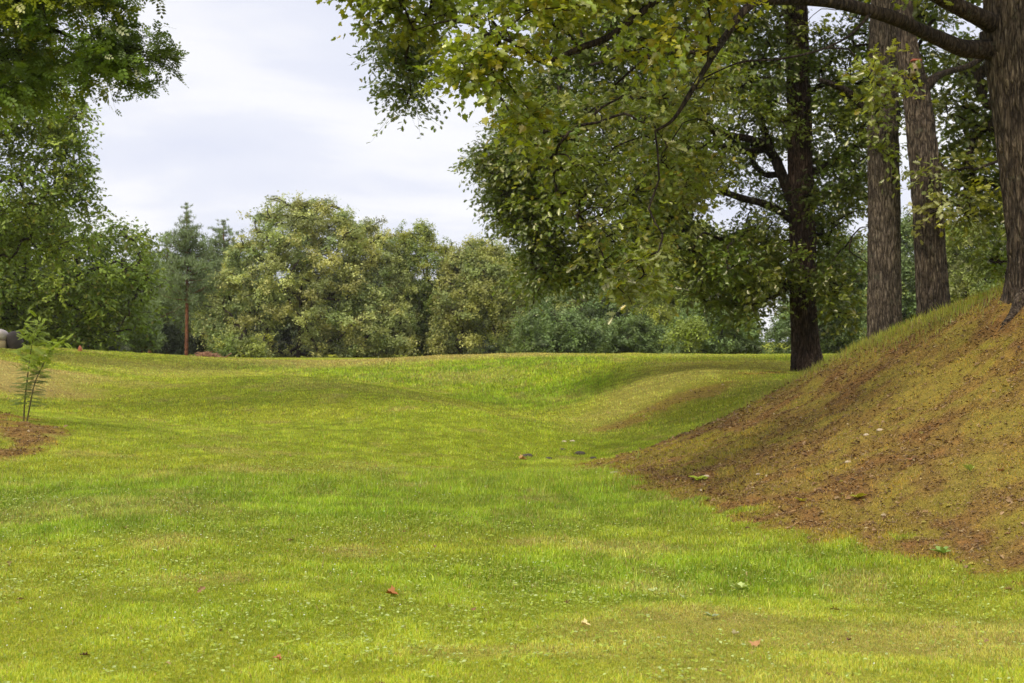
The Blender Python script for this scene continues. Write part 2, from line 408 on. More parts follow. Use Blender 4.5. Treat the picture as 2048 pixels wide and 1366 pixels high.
# small relief
ZZ = ZZ+(fbm(XX, YY, 0.55, 3, 2)-0.5)*0.10*(1-blend)*(1-m_mound*0.4)+(fbm(XX, YY, 2.4, 3, 4)-0.5)*(0.03+0.05*m_mound)*(1-blend)+(fbm(XX, YY, 5.5, 3, 6)-0.5)*0.14*m_soil*(1-blend)
def gsample(F, x, y):
    i = np.clip(np.searchsorted(GX, x)-1, 0, len(GX)-2); j = np.clip(np.searchsorted(GY, y)-1, 0, len(GY)-2)
    u = (x-GX[i])/(GX[i+1]-GX[i]); v = (y-GY[j])/(GY[j+1]-GY[j])
    return F[j, i]*(1-u)*(1-v)+F[j, i+1]*u*(1-v)+F[j+1, i]*(1-u)*v+F[j+1, i+1]*u*v
def gz(x, y): return float(gsample(ZZ, np.array([float(x)]), np.array([float(y)]))[0])

hue = fbm(XX, YY, 0.28, 4, 31)
def mix3(a, b, t): return a*(1-t[..., None])+b*t[..., None]
LUSH = np.array([0.275, 0.385, 0.012]); YEL = np.array([0.44, 0.48, 0.034]); STRAW = np.array([0.56, 0.43, 0.15]); SOIL = np.array([0.200, 0.112, 0.038])
lawn = mix3(np.broadcast_to(YEL*0.86, XX.shape+(3,)), LUSH, np.clip(m_len*1.0+sstep(0.42, 0.62, hue)*0.35, 0, 1))
lawn = mix3(lawn, YEL*1.1, sstep(10.5, 6.5, YY)*0.45)
lawn = lawn*(0.96+0.08*sstep(0.35, 0.65, fbm(XX, YY*0.6, 1.7, 4, 71)))[..., None]
lawn = mix3(lawn, LUSH*0.85, sstep(0.58, 0.72, fbm(XX, YY, 1.1, 4, 73))*0.3)
DRY_SHADE = mix3(lawn, STRAW*0.95, m_dry*0.85)
DRY_SHADE = mix3(DRY_SHADE, np.array([0.19, 0.20, 0.012]), blob(4.3, 28.6, 3.6, 1.7, 0.9)*0.7)  # olive patch paints the oak's shade below the litter strip
gcol = mix3(DRY_SHADE*0.62, np.broadcast_to(SOIL, XX.shape+(3,)), m_soil)
Hh = len(GY); Ww = len(GX)
idx = np.arange(Hh*Ww).reshape(Hh, Ww)
quads = np.stack([idx[:-1, :-1], idx[:-1, 1:], idx[1:, 1:], idx[1:, :-1]], -1).reshape(-1, 4)
gm = raw_mesh('ground', np.stack([XX, YY, ZZ], -1).reshape(-1, 3), quads.ravel(), np.arange(len(quads))*4, [], None, None, True)
ga = gm.attributes.new('Col', 'FLOAT_COLOR', 'POINT')
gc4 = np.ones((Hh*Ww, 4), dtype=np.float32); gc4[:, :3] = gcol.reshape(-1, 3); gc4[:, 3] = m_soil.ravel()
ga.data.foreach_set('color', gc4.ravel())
mg, t = new_mat('ground_soil_and_turf')
o = N(t, 'ShaderNodeOutputMaterial'); p = N(t, 'ShaderNodeBsdfPrincipled'); p.inputs['Roughness'].default_value = 1.0; p.inputs['Specular IOR Level'].default_value = 0.05
at = N(t, 'ShaderNodeAttribute', attribute_name='Col'); tcn = N(t, 'ShaderNodeTexCoord')
na = N(t, 'ShaderNodeTexNoise', i_Scale=9.0, i_Detail=8.0, i_Roughness=0.75); Lk(t, tcn.outputs['Object'], na.inputs['Vector'])
nb = N(t, 'ShaderNodeTexNoise', i_Scale=60.0, i_Detail=4.0, i_Roughness=0.7); Lk(t, tcn.outputs['Object'], nb.inputs['Vector'])
v1 = ramp(t, na.outputs[0], [(0.3, (0.6, 0.6, 0.62)), (0.5, (1, 1, 1)), (0.7, (1.5, 1.4, 1.25))])
v2 = ramp(t, nb.outputs[0], [(0.3, (0.55, 0.55, 0.55)), (0.5, (1, 1, 1)), (0.72, (1.7, 1.6, 1.4))])
Lk(t, mixrgb(t, 1.0, mixrgb(t, 1.0, at.outputs['Color'], v1, 'MULTIPLY'), v2, 'MULTIPLY'), p.inputs['Base Color'])
b = N(t, 'ShaderNodeBump'); b.inputs['Strength'].default_value = 0.8; b.inputs['Distance'].default_value = 0.02; Lk(t, nb.outputs[0], b.inputs['Height']); Lk(t, b.outputs[0], p.inputs['Normal'])
Lk(t, p.outputs[0], o.inputs[0])
gm.materials.append(mg)
ground = link('ground', gm); tag(ground, 'rolling grassy ground with a hollow and earth banks', 'ground', kind='structure')

# ------------------------------------------------------------------ grass
rng = np.random.RandomState(11)
def scatter(y0, y1, per, marg=1.18, extra=0.7):
    area = 0.36*marg*(y1*y1-y0*y0)+2*extra*(y1-y0)
    n = int(area*per)
    y = np.sqrt(rng.uniform(y0*y0, y1*y1, n)); x = rng.uniform(-1, 1, n)*(0.36*marg*y+extra)
    return x, y
def blades(soup, x, y, h, wd, seg2, col, lean=0.45):
    n = len(x)
    z = gsample(ZZ, x, y)-0.004
    a = rng.uniform(0, 6.283, n); L = rng.normal(0, 1, n)*lean*h
    dx = np.cos(a)*L; dy = np.sin(a)*L
    fa = rng.uniform(-1.1, 1.1, n)      # blade width direction, any way round
    wx = np.cos(fa)*wd*0.5; wy = np.sin(fa)*wd*0.5
    if seg2:
        V = np.empty((n, 5, 3), dtype=np.float32)
        V[:, 0] = np.c_[x-wx, y-wy, z]; V[:, 1] = np.c_[x+wx, y+wy, z]
        V[:, 2] = np.c_[x+wx*0.8+dx*0.35, y+wy*0.8+dy*0.35, z+h*0.6]; V[:, 3] = np.c_[x-wx*0.8+dx*0.35, y-wy*0.8+dy*0.35, z+h*0.6]
        V[:, 4] = np.c_[x+dx, y+dy, z+h*(1-0.25*np.minimum(1, np.abs(L)/h))]
        base = (np.arange(n)*5)[:, None]
        F = (base+np.array([0, 1, 2, 3, 3, 2, 4])[None]).ravel()
        soup.add(V.reshape(-1, 3), F, np.tile([4, 3], n), 0, np.repeat(col, 2, axis=0))
    else:
        V = np.empty((n, 3, 3), dtype=np.float32)
        V[:, 0] = np.c_[x-wx, y-wy, z]; V[:, 1] = np.c_[x+wx, y+wy, z]; V[:, 2] = np.c_[x+dx, y+dy, z+h]
        soup.add(V.reshape(-1, 3), np.arange(n*3), np.full(n, 3), 0, col)
LAWN3 = [np.ascontiguousarray(DRY_SHADE[..., k]) for k in range(3)]
def grass_cols(x, y, soil, dry, tuft):
    n = len(x)
    c = np.stack([gsample(f, x, y) for f in LAWN3], -1)
    br = rng.normal(1.0, 0.17, n)*(0.8+0.4*tuft)
    c = c*br[:, None]
    c = c*(1+(0.22+0.35*sstep(12, 26, y))*(fbm(x, y, 5.5, 3, 77)-0.5)*2)[:, None]
    c = c*(1+0.30*sstep(14, 30, y)*rng.normal(0, 1, n))[:, None]
    st = rng.rand(n) < (0.05+0.30*dry+0.40*soil)
    c[st] = np.array([0.50, 0.34, 0.12])*rng.uniform(0.4, 1.05, st.sum())[:, None]
    g2 = (rng.rand(n) < 0.22) & ~st
    c[g2] = c[g2]*np.array([0.62, 0.85, 0.9])
    l2 = (rng.rand(n) < 0.16) & ~st
    c[l2] = c[l2]*np.array([1.35, 1.22, 1.5])+0.015
    ol = soil > 0.35
    c[ol & ~st] = c[ol & ~st]*np.array([1.02, 0.64, 0.6])
    return np.clip(c, 0, 0.75)
QUICK = 1.0
gs = Soup()
for (y0, y1, per, h0, wd, s2) in ((5.6, 10, 10500, 0.026, 0.0038, True), (10, 16, 5600, 0.030, 0.0055, True), (16, 26, 2300, 0.036, 0.009, False), (26, 40, 900, 0.038, 0.015, False), (40, 62, 420, 0.042, 0.024, False)):
    x, y = scatter(y0, y1, per*QUICK)
    soil = gsample(m_soil, x, y); dry = gsample(m_dry, x, y); ln = gsample(m_len, x, y)
    tf = fbm(x, y, 3.2, 3, 17); t2 = fbm(x, y, 9.0, 2, 19)
    keep = rng.rand(len(x)) < np.clip((1.15-soil*1.10)*(0.72+0.9*(t2-0.3)), 0.02, 1)
    x, y, soil, dry, ln, tf, t2 = [a[keep] for a in (x, y, soil, dry, ln, tf, t2)]
    tuft = sstep(0.4, 0.68, tf)
    h = h0*(0.65+1.2*ln+0.65*tuft*(0.3+t2))*rng.uniform(0.55, 1.4, len(x))*(1-0.35*dry)*(1-0.45*soil)
    tall = rng.rand(len(x)) < 0.012; h[tall] *= 1.9
    blades(gs, x, y, h, wd*rng.uniform(0.7, 1.25, len(x)), s2, grass_cols(x, y, soil, dry, tuft))
# a fringe of taller grass along the crest of the right bank and around the roots
fx, fy = [], []
for (ax, ay, bx, by, n, wdt) in ((5.9, 17.6, 5.0, 20.3, 2600, 0.35), (5.0, 20.3, 4.3, 22.2, 2600, 0.4), (4.3, 22.2, 2.9, 22.6, 1500, 0.4), (9.5, 42, 3.0, 44, 2600, 1.2), (7.0, 35.0, 8.2, 35.2, 500, 0.25), (6.2, 17, 8, 19, 1600, 0.5)):
    tt = rng.rand(n); fx.append(ax+(bx-ax)*tt+rng.normal(0, wdt, n)); fy.append(ay+(by-ay)*tt+rng.normal(0, wdt, n))
x = np.concatenate(fx); y = np.concatenate(fy)
blades(gs, x, y, rng.uniform(0.05, 0.15, len(x)), rng.uniform(0.006, 0.012, len(x)), False, grass_cols(x, y, gsample(m_soil, x, y)*0.2, x*0+0.1, x*0+0.5)*np.array([0.85, 0.85, 0.9]), 0.35)
single('grass', gs.mesh('grass', [M_GRASS]), None, 'short mown green and yellowish grass covering the whole lawn', 'grass', kind='stuff')

# clover and low broad weeds in the lawn
cs = Soup()
x, y = scatter(5.8, 20, 420)
cm = fbm(x, y, 0.9, 4, 41); sx = sstep(3, -3, x)
keep = (gsample(m_soil, x, y) < 0.3) & (rng.rand(len(x)) < (0.07+0.34*sstep(0.47, 0.68, cm+sx*0.06)))
x, y = x[keep], y[keep]; n = len(x)
for k in range(3):
    a = rng.uniform(0, 6.28, n)
    Xd = np.c_[np.cos(a), np.sin(a), rng.uniform(-0.1, 0.5, n)]; Nd = np.c_[rng.normal(0, 0.3, n), rng.normal(-0.2, 0.3, n), np.ones(n)]
    X, Y, Z = frames(Xd, Nd)
    cc = np.array([0.31, 0.385, 0.035])*rng.uniform(0.65, 1.25, n)[:, None]
    pl = rng.rand(n) < 0.16; cc[pl] = np.array([0.42, 0.50, 0.17])*rng.uniform(0.8, 1.2, pl.sum())[:, None]
    stamp(cs, OVAL[0], OVAL[1], np.c_[x, y, gsample(ZZ, x, y)+rng.uniform(0.015, 0.045, n)], X, Y, Z, rng.uniform(0.012, 0.030, n), cc)
single('clover', cs.mesh('clover', [M_GRASS]), None, 'low broad clover leaves scattered through the lawn', 'clover', kind='stuff')

# white clover heads
m_fl, t = new_mat('clover_white'); o = N(t, 'ShaderNodeOutputMaterial'); d = N(t, 'ShaderNodeBsdfDiffuse'); d.inputs[0].default_value = (0.72, 0.74, 0.6, 1); Lk(t, d.outputs[0], o.inputs[0])
fs = Soup()
x, y = scatter(5.8, 17, 10)
keep = (gsample(m_soil, x, y) < 0.2) & (rng.rand(len(x)) < sstep(0.45, 0.62, fbm(x, y, 0.6, 3, 44))*(0.15+0.85*sstep(1.5, -2.0, x)))
x, y = x[keep], y[keep]; n = len(x)
OCT = ([(0.5, 0, 0), (0.15, 0.48, 0), (-0.4, 0.3, 0), (-0.4, -0.3, 0), (0.15, -0.48, 0), (0, 0, 0.45), (0, 0, -0.35)], [[i, (i+1) % 5, 5] for i in range(5)]+[[(i+1) % 5, i, 6] for i in range(5)])
X, Y, Z = frames(np.c_[rng.normal(0, 1, (n, 2)), np.zeros(n)], np.tile([0, 0, 1.0], (n, 1)))
stamp(fs, OCT[0], OCT[1], np.c_[x, y, gsample(ZZ, x, y)+rng.uniform(0.03, 0.06, n)], X, Y, Z, rng.uniform(0.006, 0.013, n), np.full((n, 3), 0.7))
single('clover_flowers', fs.mesh('clover_flowers', [m_fl]), None, 'tiny white clover heads dotted over the lawn', 'flowers', kind='stuff')

# litter, crumbs and dead straw on the bare soil
ls = Soup()
for (y0, y1, per, s0) in ((7, 13, 3400, 0.014), (13, 20, 1900, 0.019), (20, 40, 300, 0.032)):
    x, y = scatter(y0, y1, per)
    soil = gsample(m_soil, x, y)
    keep = rng.rand(len(x)) < np.clip(soil*1.25-0.35, 0, 1)*(0.55+fbm(x, y, 4, 3, 51)); x, y = x[keep], y[keep]; n = len(x)
    a = rng.uniform(0, 6.28, n)
    X, Y, Z = frames(np.c_[np.cos(a), np.sin(a), rng.normal(0, 0.35, n)], np.c_[rng.normal(0, 0.5, (n, 2)), np.ones(n)])
    pal = np.array([[0.14, 0.082, 0.038], [0.22, 0.135, 0.062], [0.30, 0.19, 0.09], [0.075, 0.046, 0.026], [0.36, 0.27, 0.13]])
    cc = pal[rng.choice(5, n, p=[0.34, 0.27, 0.13, 0.18, 0.08])]*rng.uniform(0.7, 1.3, n)[:, None]
    stamp(ls, DIAM[0], DIAM[1], np.c_[x, y, gsample(ZZ, x, y)+rng.uniform(0.0, 0.02, n)], X, Y, Z, np.c_[rng.uniform(0.6, 1.6, n), rng.uniform(0.6, 1.2, n), rng.uniform(0.5, 3, n)]*(s0*np.where(rng.rand(n) < 0.2, 2.0, 1.0))[:, None], cc)
for (y0, y1, per, base_) in ((6.5, 13, 34, 0.02), (13, 24, 26, 0.012), (24, 40, 7, 0.01)):
    x, y = scatter(y0, y1, per)
    keep = rng.rand(len(x)) < base_+gsample(m_soil, x, y)*0.9; x, y = x[keep], y[keep]; n = len(x)
    a = rng.uniform(0, 6.28, n)
    X, Y, Z = frames(np.c_[np.cos(a), np.sin(a), rng.normal(0, 0.25, n)], np.c_[rng.normal(0, 0.5, (n, 2)), np.ones(n)])
    pal = np.array([[0.26, 0.15, 0.07], [0.34, 0.22, 0.11], [0.18, 0.10, 0.05], [0.40, 0.31, 0.19], [0.36, 0.30, 0.06]])
    tv = np.array(OAK[0]); tv[:, 2] += 1.3*tv[:, 1]**2
    stamp(ls, tv, OAK[1], np.c_[x, y, gsample(ZZ, x, y)+0.012], X, Y, Z, rng.uniform(0.035, 0.075, n), pal[rng.choice(5, n, p=[0.3, 0.25, 0.25, 0.08, 0.12])]*rng.uniform(0.6, 1.2, n)[:, None])
single('leaf_litter', ls.mesh('leaf_litter', [M_LITTER]), None, 'brown crumbled leaf litter lying over the bare earth banks', 'leaf litter', kind='stuff')
ss = Soup()
for (y0, y1, per, s0) in ((7, 14, 420, 0.07), (14, 24, 150, 0.10)):
    x, y = scatter(y0, y1, per)
    soil = gsample(m_soil, x, y)
    keep = rng.rand(len(x)) < np.clip(soil*1.2-0.3, 0, 1)*sstep(0.3, 0.65, fbm(x, y, 1.6, 3, 55)); x, y = x[keep], y[keep]; n = len(x)
    a = rng.normal(0.1, 0.8, n)
    X, Y, Z = frames(np.c_[np.cos(a), np.sin(a), rng.normal(0.05, 0.22, n)], np.c_[rng.normal(0, 0.4, (n, 2)), np.ones(n)])
    cc = np.array([0.42, 0.27, 0.12])*rng.uniform(0.45, 1.2, n)[:, None]
    stamp(ss, [(0, 0.02, 0), (0.5, 0.035, 0.12), (1, 0, 0), (0.5, -0.02, 0.12)], [[0, 1, 2, 3]], np.c_[x, y, gsample(ZZ, x, y)+0.012], X, Y, Z, rng.uniform(0.5, 1.5, n)*s0, cc)
single('dead_straw', ss.mesh('dead_straw', [M_LITTER]), None, 'dry brown cut grass stalks lying on the bare earth', 'straw', kind='stuff')
print('ground done', gs.nv)

# ------------------------------------------------------------------ trees
def smooth_path(P, R, n):
    """catmull-rom through points P with radii R -> n samples"""
    P = np.asarray(P, dtype=float); R = np.asarray(R, dtype=float)
    if len(P) == 2: P = np.array([P[0], (P[0]+P[1])/2, P[1]]); R = np.array([R[0], (R[0]+R[1])/2, R[1]])
    k = len(P); t = np.linspace(0, k-1, n); i = np.clip(t.astype(int), 0, k-2); f = (t-i)[:, None]
    g = lambda j: P[np.clip(j, 0, k-1)]
    a, b, c, d = g(i-1), g(i), g(i+1), g(i+2)
    Q = 0.5*((2*b)+(-a+c)*f+(2*a-5*b+4*c-d)*f*f+(-a+3*b-3*c+d)*f**3)
    r = R[i]*(1-f[:, 0])+R[i+1]*f[:, 0]
    return Q, r
def tube(soup, Q, r, segs, mi=0, ridge=0.0, rf=9.0, zf=2.2, flare=None, seed=0):
    Q = np.asarray(Q); n = len(Q)
    T = unit(np.gradient(Q, axis=0))
    ref = np.array([0.0, 1.0, 0.13]) if abs(T[0] @ np.array([0, 1, 0.13])) < 0.8 else np.array([1.0, 0, 0.2])
    U = unit(np.cross(T, ref)); V = np.cross(T, U)
    th = np.arange(segs)/segs*2*np.pi
    R = np.repeat(np.asarray(r)[:, None], segs, 1)
    L = np.concatenate([[0], np.cumsum(np.linalg.norm(np.diff(Q, axis=0), axis=1))])
    if ridge > 0:
        rr = float(np.mean(r)); cxx = np.cos(th)*rr*rf; cyy = np.sin(th)*rr*rf
        nz = noise3(cxx[None]+seed, cyy[None], L[:, None]*zf+noise3(cxx[None]*0.6, cyy[None]*0.6, L[:, None]*1.2)*1.5)
        n2 = noise3(cxx[None]*2.3+seed, cyy[None]*2.3, L[:, None]*zf*1.7+9)
        rg = 1-np.abs(nz*2-1)*1.6
        lump = noise3(cxx[None]*0.12+seed, cyy[None]*0.12, L[:, None]*0.9)-0.5
        R = R+ridge*(rg-0.5)+ridge*0.5*(n2-0.5)+lump*rr*0.16
    if flare is not None:
        amp, hgt, cnt = flare
        lob = 0.45+0.55*np.maximum(0, np.cos(th*cnt+seed+0.6*np.sin(th*2+seed)))**1.5
        R = R*(1+amp*np.exp(-L[:, None]/hgt)*lob[None])
    W = Q[:, None, :]+R[..., None]*(np.cos(th)[None, :, None]*U[:, None, :]+np.sin(th)[None, :, None]*V[:, None, :])
    ix = np.arange(n*segs).reshape(n, segs); j = np.roll(ix, -1, axis=1)
    F = np.stack([ix[:-1], ix[1:], j[1:], j[:-1]], -1).reshape(-1)
    vv = W.reshape(-1, 3)
    tip = len(vv); vv = np.vstack([vv, Q[-1]+T[-1]*r[-1]])
    cap = np.stack([ix[-1], np.full(segs, tip), j[-1]], -1).reshape(-1)
    soup.add(vv, np.concatenate([F, cap]), np.concatenate([np.full((n-1)*segs, 4), np.full(segs, 3)]), mi)

def tube_mesh(name, P, R, mat, segs=10, step=0.1, **k):
    P = np.asarray(P, dtype=float); L = np.linalg.norm(np.diff(P, axis=0), axis=1).sum()
    Q, r = smooth_path(P, R, max(4, int(L/step)))
    s = Soup(); tube(s, Q, r, segs, **k)
    return s.mesh(name, [mat], True)

def in_poly(poly, x, y):
    P = np.array(poly, dtype=float); ins = np.zeros(x.shape, bool)
    for i in range(len(P)):
        a = P[i]; b = P[(i+1) % len(P)]
        ins ^= ((a[1] > y) != (b[1] > y)) & (x < (b[0]-a[0])*(y-a[1])/(b[1]-a[1]+1e-12)+a[0])
    return ins
def near_line(x, y, line):
    P = np.array(line, dtype=float); m = 1e9
    for a, b in zip(P[:-1], P[1:]):
        e = b-a; t = min(1, max(0, ((x-a[0])*e[0]+(y-a[1])*e[1])/(e@e))); m = min(m, math.hypot(x-a[0]-t*e[0], y-a[1]-t*e[1]))
    return m
def sample_clumps(poly, d0, depth, n, r, rg, holes=(), inset=0.0, avoid=()):
    """clump centres filling a crown whose side view is poly, d0 away and up to 2*depth thick"""
    P = np.array(poly, dtype=float); lo = P.min(0); hi = P.max(0); out = []
    while len(out) < n:
        q = rg.uniform(lo, hi, (n*3, 2)); sd = poly_sd(P, q[:, 0], q[:, 1])
        q = q[sd > inset]; sd = sd[sd > inset]
        for (x, y), s in zip(q, sd):
            if any(((x-hx)/hr)**2+((y-hy)/hs)**2 < 1 and rg.rand() < hp for hx, hy, hr, hs, hp in holes): continue
            R = depth/d0*FPX
            dd = depth*math.sqrt(min(1, max(0.08, (s+15)/R)))
            u = rg.uniform(-1, 1); u = math.copysign(abs(u)**0.6, u)
            if any((d0+u*dd < dl) and near_line(x, y, ln_) < rad and rg.rand() < pr for ln_, rad, dl, pr in avoid): continue
            c = pt(x, y, d0); k = (d0+u*dd)/d0
            c = np.array([c[0], d0+u*dd, c[2]])
            c[0] *= 1+(k-1)*0.7; c[2] = CAMZ+(c[2]-CAMZ)*(1+(k-1)*0.7)
            out.append(np.r_[c, r*rg.uniform(0.7, 1.25)])
            if len(out) >= n: break
    return np.array(out)

def skeleton(nodes, clumps, rg, r_tip=0.006, rk=0.55, rmax=0.09):
    """join every clump to the nearest earlier node; returns list of (path, radii)"""
    npos = [np.array(q, dtype=float) for q in nodes]; par = [-1]*len(npos); nb = len(npos)
    tr = npos[0]
    order = np.argsort(np.min(np.linalg.norm(clumps[:, None, :3]-np.array(npos)[None], axis=2), axis=1))
    arr = np.array(npos)
    for ci in order:
        c = clumps[ci, :3]
        d = np.linalg.norm(arr-c, axis=1)+np.maximum(0, arr[:, 2]-c[2])*0.8
        j = int(np.argmin(d)); par.append(j); arr = np.vstack([arr, c])
    cnt = np.zeros(len(arr)); cnt[nb:] = 1
    for i in range(len(arr)-1, nb-1, -1):
        if par[i] >= 0: cnt[par[i]] += cnt[i]
    res = []
    for i in range(nb, len(arr)):
        a = arr[par[i]]; b = arr[i]; L = np.linalg.norm(b-a)
        m1 = a*0.62+b*0.38+rg.normal(0, 0.07, 3)*L+np.array([0, 0, 0.07*L]); m2 = a*0.28+b*0.72+rg.normal(0, 0.06, 3)*L+np.array([0, 0, 0.06*L])
        r1 = min(rmax, r_tip*(cnt[i]+1)**rk*1.25); r0 = r1 if par[i] < nb else min(rmax, r_tip*(cnt[par[i]]+1)**rk*1.1)
        r0 = min(r0, r1*1.7)
        res.append((np.array([a, m1, m2, b]), np.array([r0, (r0+r1)/2, r1, r1*0.7])))
    return res

def make_leaves(soup, clumps, rg, tmpl, size, per, cols, sprig=(0.35, 0.7), nl=7, flat=0.75, droop=0.25, vary=0.22, hues=None, aspect=1.0, twig=None, upb=1.0, spread=0.8):
    """sprigs of leaves around every clump centre"""
    n = len(clumps); ns = max(1, int(per/nl))
    cc = np.repeat(clumps[:, :3], ns, axis=0); rr = np.repeat(clumps[:, 3], ns)
    m = len(cc)
    dv = unit(rg.normal(0, 1, (m, 3))); rad = rg.uniform(0.1, 1, m)**0.6
    off = dv*rad[:, None]*rr[:, None]*np.array([1, 1, flat])
    o = cc+off*0.75
    dr = unit(off+rg.normal(0, 0.35, (m, 3))*rr[:, None]+np.array([0, 0, 0.12])*rr[:, None])
    L = rg.uniform(sprig[0], sprig[1], m)
    if twig is not None:
        for t0, t1, q in ((0, 1, twig),):
            e = o+dr*L[:, None]-np.array([0, 0, 1])*(droop*L)[:, None]; sdv = unit(np.cross(e-o, rg.normal(0, 1, (m, 3))))*q
            V = np.stack([o-sdv, o+sdv, e+sdv*0.3, e-sdv*0.3], 1).reshape(-1, 3)
            soup.add(V, np.arange(m*4), np.full(m, 4), 1, np.tile([0.06, 0.045, 0.03], (m, 1)))
    ci = rg.normal(1, vary, n)                                  # leaf colour differs a little from spray to spray
    hi_ = rg.randint(0, len(cols), n)
    cbase = np.array(cols)[hi_]*ci[:, None]
    csp = np.repeat(cbase, ns, axis=0)*rg.normal(1, 0.10, (m, 1))
    for k in range(nl):
        t = (k+rg.uniform(0, 1, m))/nl
        P = o+dr*(L*t)[:, None]-np.array([0, 0, 1])*(droop*L*t*t)[:, None]
        sd = unit(np.cross(dr, np.array([0, 0, 1.0])+rg.normal(0, 0.4, (m, 3))))*np.where(rg.rand(m) < 0.5, 1, -1)[:, None]
        Xd = dr*0.6+sd*spread+rg.normal(0, 0.35, (m, 3))+np.array([0, 0, -0.25])
        Nd = np.array([0, 0, upb])+rg.normal(0, 0.55, (m, 3))+dr*0.25
        X, Y, Z = frames(Xd, Nd)
        S = size*rg.uniform(0.6, 1.2, m)
        c = csp*rg.normal(1, 0.13, (m, 1))
        if hues is not None:
            q = rg.rand(m) < hues[0]; c[q] = np.array(hues[1])*rg.uniform(0.7, 1.3, (q.sum(), 1))
        stamp(soup, tmpl[0], tmpl[1], P, X, Y, Z, np.c_[S, S*aspect, S], np.clip(c, 0.004, 0.8))

OAKS = 'large oaks on and behind the right bank'
BACK = 'trees of the far wood edge'

def build_tree(name, base, label, cat, group, trunkP, trunkR, bark, limbs, crowns, trunk_kw, limb_mat=None, leaf_mat_=None, seed=1, twigs=(0.006, 0.55, 0.07), tw_segs=5, tstep=0.05, attach=None, crown_extra=None):
    """tree > trunk, limb(s), crown (leaves and twigs)"""
    rg = np.random.RandomState(seed)
    root = thing(name, base, label, cat, group)
    part('trunk', tube_mesh('trunk', trunkP, trunkR, bark, step=tstep, **trunk_kw), root)
    nodes = []
    tQ, _ = smooth_path(trunkP, trunkR, 14)
    a0 = 4 if attach is None else attach
    nodes += [q for q in tQ[a0:]]
    for (lp, lr) in limbs:
        part('limb', tube_mesh('limb', lp, lr, limb_mat or M_LIMB, segs=14, step=0.06, ridge=0.012 if lr[0] > 0.05 else 0.004, seed=seed+3), root)
        lq, _ = smooth_path(lp, lr, 9); nodes += [q for q in lq[1:]]
    sp = Soup(); allc = []
    for cr in crowns:
        cl = sample_clumps(cr['poly'], cr['d'], cr['depth'], cr['n'], cr['r'], rg, cr.get('holes', ()), 0.0, cr.get('avoid', ()))
        allc.append(cl)
        make_leaves(sp, cl, rg, cr['t'], cr['size'], cr['per'], cr['cols'], **cr.get('kw', {}))
        if cr.get('fringe'):
            P = np.array(cr['poly'], dtype=float); e = np.roll(P, -1, 0)-P; ln = np.linalg.norm(e, axis=1); q = []
            for k in rg.choice(len(P), cr['fringe'], p=ln/ln.sum()):
                c = P[k]+e[k]*rg.rand()+rg.normal(0, cr['fr'], 2)
                if c[1] > cr.get('fmax', 690): continue
                w_ = pt(c[0], c[1], cr['d']); w_[1] += rg.normal(0, 0.25)*cr['depth']; q.append(np.r_[w_, cr['r']*rg.uniform(0.3, 0.6)])
            q = np.array(q); allc.append(q)
            make_leaves(sp, q, rg, cr['t'], cr['size'], cr['per']*0.3, cr['cols'], **cr.get('kw', {}))
    allc = np.vstack(allc)
    for Pp, Rr in skeleton(nodes, allc, rg, *twigs):
        Q, r = smooth_path(Pp, Rr, 7); tube(sp, Q, r, tw_segs, 1)
    cm_ = sp.mesh('crown', [leaf_mat_ or M_OAK, limb_mat or M_LIMB])
    part('crown', cm_, root)
    return root

G1 = (0.085, 0.135, 0.022); G2 = (0.13, 0.165, 0.022); G3 = (0.20, 0.19, 0.022); G4 = (0.06, 0.10, 0.025)
OLV = [(0.24, 0.29, 0.018), (0.17, 0.23, 0.018), (0.30, 0.31, 0.018), (0.20, 0.26, 0.03), (0.21, 0.27, 0.018)]
DRK = [(0.115, 0.18, 0.016), (0.145, 0.205, 0.016), (0.095, 0.15, 0.014), (0.19, 0.23, 0.016)]
GRY = [(0.34, 0.35, 0.12), (0.24, 0.28, 0.07), (0.38, 0.36, 0.13)]

# --- the big oak on the bank at the right edge, its limb reaching over the lawn
d = 16.5
bx, by = pt(2092, 600, d)[:2]; bz = gz(bx, by)
tP = [np.array([bx, by, bz-0.35])]+[pt(px, py, d) for px, py in ((2094, 600), (2088, 520), (2076, 400), (2062, 250), (2048, 100), (2040, -60), (2050, -300), (2060, -650), (2085, -1000))]
tR = [0.36, 0.37, 0.355, 0.36, 0.385, 0.42, 0.40, 0.34, 0.26, 0.16]
L1 = ([pt(2010, 98, 16.5), pt(1930, 97, 16.3), pt(1870, 74, 15.9), pt(1800, 42, 15.5), pt(1740, 22, 15.2), pt(1660, 4, 14.9), pt(1580, -2, 14.6), pt(1500, 2, 14.4)], [0.14, 0.10, 0.088, 0.078, 0.07, 0.062, 0.056, 0.05])
L2 = ([pt(1512, 2, 14.4), pt(1480, 30, 14.3), pt(1450, 75, 14.2), pt(1415, 130, 14.0), pt(1375, 195, 13.9), pt(1345, 240, 13.9), pt(1310, 262, 13.9)], [0.046, 0.042, 0.037, 0.03, 0.024, 0.017, 0.01])
L3 = ([pt(1505, 0, 14.4), pt(1420, -25, 14.2), pt(1330, -8, 14.0), pt(1270, 35, 13.9), pt(1215, 75, 13.8), pt(1160, 96, 13.7), pt(1110, 118, 13.6), pt(1075, 120, 13.6), pt(1035, 90, 13.5), pt(990, 72, 13.5), pt(950, 70, 13.5)], [0.045, 0.04, 0.037, 0.035, 0.033, 0.03, 0.026, 0.02, 0.016, 0.012, 0.007])
L4 = ([pt(2010, 60, 16.5), pt(1950, 30, 16.2), pt(1880, -5, 15.9), pt(1800, -60, 15.5), pt(1650, -180, 14.6), pt(1450, -300, 13.6)], [0.13, 0.10, 0.09, 0.08, 0.065, 0.04])
